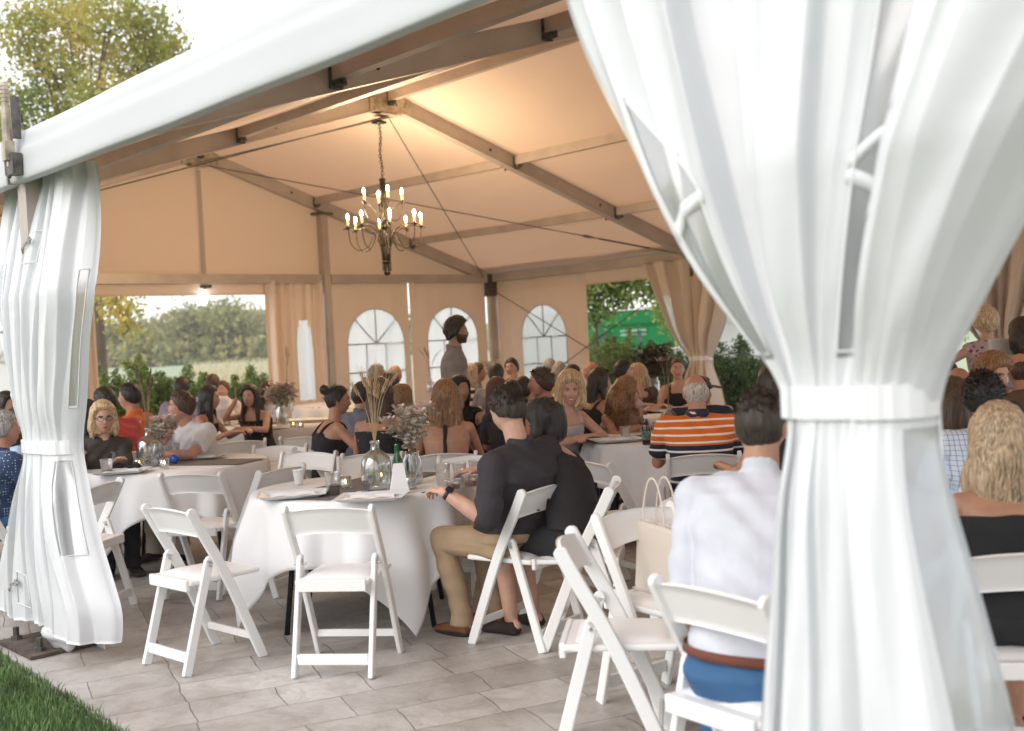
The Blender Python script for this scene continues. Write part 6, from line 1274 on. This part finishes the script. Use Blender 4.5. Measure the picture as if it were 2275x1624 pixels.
# far wooded edge beyond the field
m_far=['tallest pale tree in the far row beyond the field','rounded dark tree in the far row beyond the field']
spec=[(60,150,700),(120,150,690),(180,148,700),(235,140,725),(262,150,735),(300,150,712),(322,128,752),(345,155,722),(385,150,700),(420,138,690),(455,150,676),(490,146,690),(520,138,672),(548,150,690),(580,150,706),(612,146,722),(650,150,700),(700,150,700),(760,150,715),(820,150,712),(880,150,705),(940,150,715),(1000,150,705)]
ORD='first second third fourth fifth sixth seventh eighth ninth tenth eleventh twelfth thirteenth fourteenth fifteenth sixteenth seventeenth eighteenth nineteenth twentieth twenty-first twenty-second twenty-third'.split()
for i,(px,Z,ty) in enumerate(spec):
    b=at(px,800,Z); gz=min(2.4,(math.hypot(b[0],b[1]-8)-45)*.012)*(.6+.4*math.sin(math.atan2(b[1]-8,b[0])*3+.5)); b[2]=gz-.1; t=at(px,ty,Z); h=t[2]-b[2]; rr=np.random.RandomState(100+i); wd=h*rr.uniform(.42,.6)
    blb=[(rr.normal()*wd*.38,rr.normal()*wd*.3,h*rr.uniform(.30,.86),wd*rr.uniform(.32,.5)) for _ in range(9)]+[(0,0,h*.85,wd*.36)]
    d=ORD[i]+' far tree from the left in the wooded edge beyond the field'
    tree(b,h,.28,blb,1900,.72,d,m_leafF,200+i,'trees along the far edge of the field')
tag(fastbuild('undergrowth',*leaves(np.array([ [*(lambda q:(q[0],q[1]))(at(rs.uniform(-100,1300),800,rs.uniform(132,156))),rs.uniform(.3,3.6)] for _ in range(9000)]),1.0,rs),m_leafF,None),label='continuous low undergrowth at the foot of the far trees',kind='stuff')
# pale tall grass in the field
pts=[];V=[];F=[]
for i in range(5200):
    px=rs.uniform(330,690) if rs.rand()<.8 else rs.uniform(215,1100); Z=rs.uniform(27,52); p=at(px,800,Z); p[2]=0; h=rs.uniform(.7,1.45)*(1 if px>420 else .6); w_=.018; a=rs.uniform(0,3.14); c,s=math.cos(a)*w_,math.sin(a)*w_; k=len(V); l=rs.normal()*.15
    V+=[(p[0]-c*.4,p[1]-s*.4,0),(p[0]+c*.4,p[1]+s*.4,0),(p[0]+c+l*.5,p[1]+s,h*.7),(p[0]-c+l*.5,p[1]-s,h*.7),(p[0]+l,p[1],h)]; F+=[(k,k+1,k+2,k+3),(k+3,k+2,k+4)]
tag(fastbuild('tall_grass',V,F,m_pale,None),label='pale tall dry grass growing in the field beyond the tent',kind='stuff')
def shrub(base,h,w,label,seed,m=m_shr,spires=7,n=2600,size=.055,group='evergreen shrubs outside the tent'):
    rs=np.random.RandomState(seed); r_=empty('shrub',base,0,label,'shrub',group); mb=MB(); P=[]
    for i in range(spires):
        a=rs.uniform(0,6.28); t=math.sqrt(rs.rand())*w*.42; top=np.array([math.cos(a)*t*1.1,math.sin(a)*t*1.1,h*(rs.uniform(.62,.95) if i else 1.)]); bs=np.array([math.cos(a)*t*.25,math.sin(a)*t*.25,0]); mb.add(*tube([bs,(bs+top)/2+[math.cos(a)*.03,math.sin(a)*.03,0],top],[.02,.014,.004],6))
        k=n//spires; u=rs.rand(k)**.8; c=bs+(top-bs)*(.08+.92*u)[:,None]; r=(w*.20*(1-u)**.7+.02)[:,None]; P.append(c+rs.normal(size=(k,3))*r*[1,1,.8])
    mb.build('stems',m_bark,r_,True); V,F=leaves(np.concatenate(P),size,rs,asp=.4); fastbuild('foliage',V,F,m,r_); return r_
lab1=['spiky yellow green shrub left of the field opening','small spiky shrub left in the field opening','low shrub beside the coral shirt man','tallest slim shrub in the field opening','pair-topped shrub right of the tallest slim shrub','shrub behind the feathery stalks','ragged shrub in the middle of the field opening','shrub behind the lilac shirt man','low sparse shrub right of the lilac shirt man','shrub above the red floral dress woman','shrub behind the raised hand woman','rightmost shrub in the field opening','shrub tucked against the gathered curtain']
for i,(px,ty,w_) in enumerate(((232,806,.55),(268,838,.5),(296,842,.45),(315,788,.5),(345,812,.6),(382,818,.55),(418,812,.55),(450,830,.5),(478,838,.5),(520,836,.5),(548,818,.6),(580,812,.6),(612,828,.55))):
    Z=19.6+(i%3)*.5; b=at(px,800,Z); b[2]=0; t=at(px,ty,Z); shrub(b,t[2],w_*1.25,lab1[i],300+i,spires=6+i%3,n=4200,size=.07)
lab2=['yellow tipped conical shrub at the left of the side opening','tall yellow green conical shrub in the side opening','round conical shrub in the middle of the side opening','conical shrub left of the side drape','conical shrub behind the side drape','large dark conical shrub right of the side drape','lower shrub right behind the large dark one']
for i,(px,ty,w_,Z,m) in enumerate(((1345,742,1.0,23,m_shr),(1385,728,1.0,22,m_shr),(1440,760,1.2,21.5,m_shr2),(1500,752,1.2,20.5,m_shr2),(1545,770,1.1,19.5,m_shr2),(1640,748,1.45,18.9,m_shr2),(1684,800,1.3,20,m_shr2))):
    b=at(px,800,Z); b[2]=0; t=at(px,ty,Z); shrub(b,t[2],w_,lab2[i],330+i,m,spires=13,n=9500,size=.065)
# light leaved trees by the side opening
Zs=23.; b=at(1330,850,Zs); b[2]=0
def bs_(px,py,rpx,Z=Zs): p=at(px,py,Z)-b; return (p[0],p[1],p[2],rpx*Z/F_PX)
tree(b,7,.055,[bs_(1310,640,45),bs_(1350,600,50),bs_(1400,610,50),bs_(1450,590,50),bs_(1380,660,32),bs_(1325,690,26),bs_(1330,560,60),bs_(1430,550,60),bs_(1300,610,45),bs_(1470,640,30)],8200,.13,'light green ash tree seen through the side opening',m_leafA,41,cat='tree')
b2=at(1700,850,25); b2[2]=0
tree(b2,7,.10,[tuple((at(px,py,25)-b2))+(rp*25/F_PX,) for px,py,rp in((1480,680,34),(1505,720,28),(1660,650,40),(1720,620,60),(1590,600,60),(1530,630,50))],6000,.13,'second light green tree behind the side drape',m_leafA,42)
b3=at(2190,850,24); b3[2]=0
tree(b3,6,.10,[tuple((at(px,py,24)-b3))+(rp*24/F_PX,) for px,py,rp in((2180,640,60),(2230,600,60),(2150,680,50),(2260,690,50))],4200,.14,'light green tree beyond the buffet at the far right',m_leafA,43)
# green trailer with grey figures painted on its side, standing outside the side opening
vc=at(1375,800,29.); vc[2]=0; van=empty('trailer',vc,math.radians(-6),'bright green trailer with grey sports figures painted on its side','trailer')
m_grn=mat('trailer_green',(.008,.21,.06),.35,var=(.8,.15)); m_wht=mat('trailer_white',(.75,.75,.75),.4); m_sil=mat('painted_grey_figure',(.08,.12,.10),.6); m_yel=mat('painted_yellow_bars',(.55,.55,.10),.6); m_tyre=mat('tyre_rubber',(.02,.02,.02),.9)
mb=MB(); mb.add(*box((0,0,1.28),5.2,2.3,1.70)); bevel(mb.build('body',m_grn,van),.06,3)
mb=MB(); mb.add(*box((0,0,2.16),5.26,2.36,.06)); mb.build('roof_rail',m_wht,van); mb=MB(); mb.add(*box((0,-1.165,1.78),5.1,.02,.05)); mb.build('trim',mat('trailer_dark_trim',(.01,.12,.035),.4),van); mb=MB(); mb.add(*box((0,-1.165,.62),5.1,.02,.07)); mb.build('trim',m_wht,van)
for x in(-.6,.6):
    w_=MB(); w_.add(*tube([(x,-1.16,.36),(x,-.9,.36)],.36,24)); wo=w_.build('wheel',m_tyre,van,True); w_=MB(); w_.add(*tube([(x,-1.175,.36),(x,-1.15,.36)],.2,18)); w_.build('rim',m_wht,wo,True)
def figure(x,m,fl=1):
    F_=MB(); y=-1.158; tt=lambda P,r:F_.add(*tube([(x+fl*a,y,1.0+b) for a,b in P],r,8,True,.12))
    tt([(0,.62),(.02,.30)],[.075,.06]); tt([(.0,.30),(-.10,.12),(-.20,-.15)],[.05,.045,.03]); tt([(.03,.30),(.14,.12),(.12,-.15)],[.05,.045,.03]); tt([(0,.60),(.16,.52),(.20,.72)],[.035,.03,.025]); tt([(0,.60),(-.14,.48),(-.22,.56)],[.035,.03,.025]); tt([(-.01,.70),(.0,.80)],[.05,.05]); F_.build('painted_figure',m,van)
figure(-.35,m_sil); figure(1.75,m_sil,-1); figure(.55,m_sil)
mb=MB()
for k in range(9): mb.add(*box((1.45+k*.085,-1.156,1.12+.02*(k%3)),.035,.008,.62+.1*(k%2)))
mb.build('painted_bars',m_yel,van)
mb=MB()
for r_ in range(2):
    x=.1
    for k in range(9): wd=.035+.02*((k*7+r_*3)%3); mb.add(*box((x,-1.158,1.62-r_*.10),wd,.008,.06)); x+=wd+.022
mb.build('painted_lettering',mat('faded_white_paint',(.35,.5,.38),.6),van)
# white panel van beyond the large dark shrub
wv=empty('panel_van',at(1715,800,26)*[1,1,0],math.radians(-12),'white panel van parked beyond the large dark conical shrub','van')
pr=[(-2.4,.35),(2.5,.35),(2.55,.9),(2.3,1.15),(1.6,1.35),(1.05,2.15),(.8,2.28),(-2.35,2.3),(-2.42,2.1)]
mb=MB(); V=[(-x,y,z) for y in(-.95,.95) for x,z in pr]; n=len(pr); F=[tuple(range(n)),tuple(reversed(range(n,2*n)))]+[(i,i+n,(i+1)%n+n,(i+1)%n) for i in range(n)]; mb.add(V,F); bevel(mb.build('body',m_wht,wv),.07,3)
for x in(1.6,-1.5):
    for y in(-.93,.93): w_=MB(); w_.add(*tube([(x,y-.11,.34),(x,y+.11,.34)],.34,24)); wo=w_.build('wheel',m_tyre,wv,True)
mb=MB(); mb.add([(-1.62,-.80,1.40),(-1.62,.80,1.40),(-1.12,.76,2.08),(-1.12,-.76,2.08)],[(0,1,2,3)]); mb.v=[(p[0]-.025,p[1],p[2]+.02) for p in mb.v]; mb.build('windscreen',mat('dark_glass',(.02,.025,.03),.08),wv)
# ================================================================ AIR
m=bpy.data.materials.new('haze_air'); m.use_nodes=True; nt=m.node_tree; nt.nodes.clear(); o=nt.nodes.new('ShaderNodeOutputMaterial'); v=nt.nodes.new('ShaderNodeVolumePrincipled'); v.inputs['Color'].default_value=(.92,.93,.92,1); v.inputs['Density'].default_value=.0009; v.inputs['Anisotropy'].default_value=.0
nt.links.new(v.outputs[0],o.inputs['Volume'])
mb=MB(); mb.add(*box((0,8,8.6),620,620,22.5)); tag(mb.build('haze',m),label='thin pale haze over the field',kind='stuff')
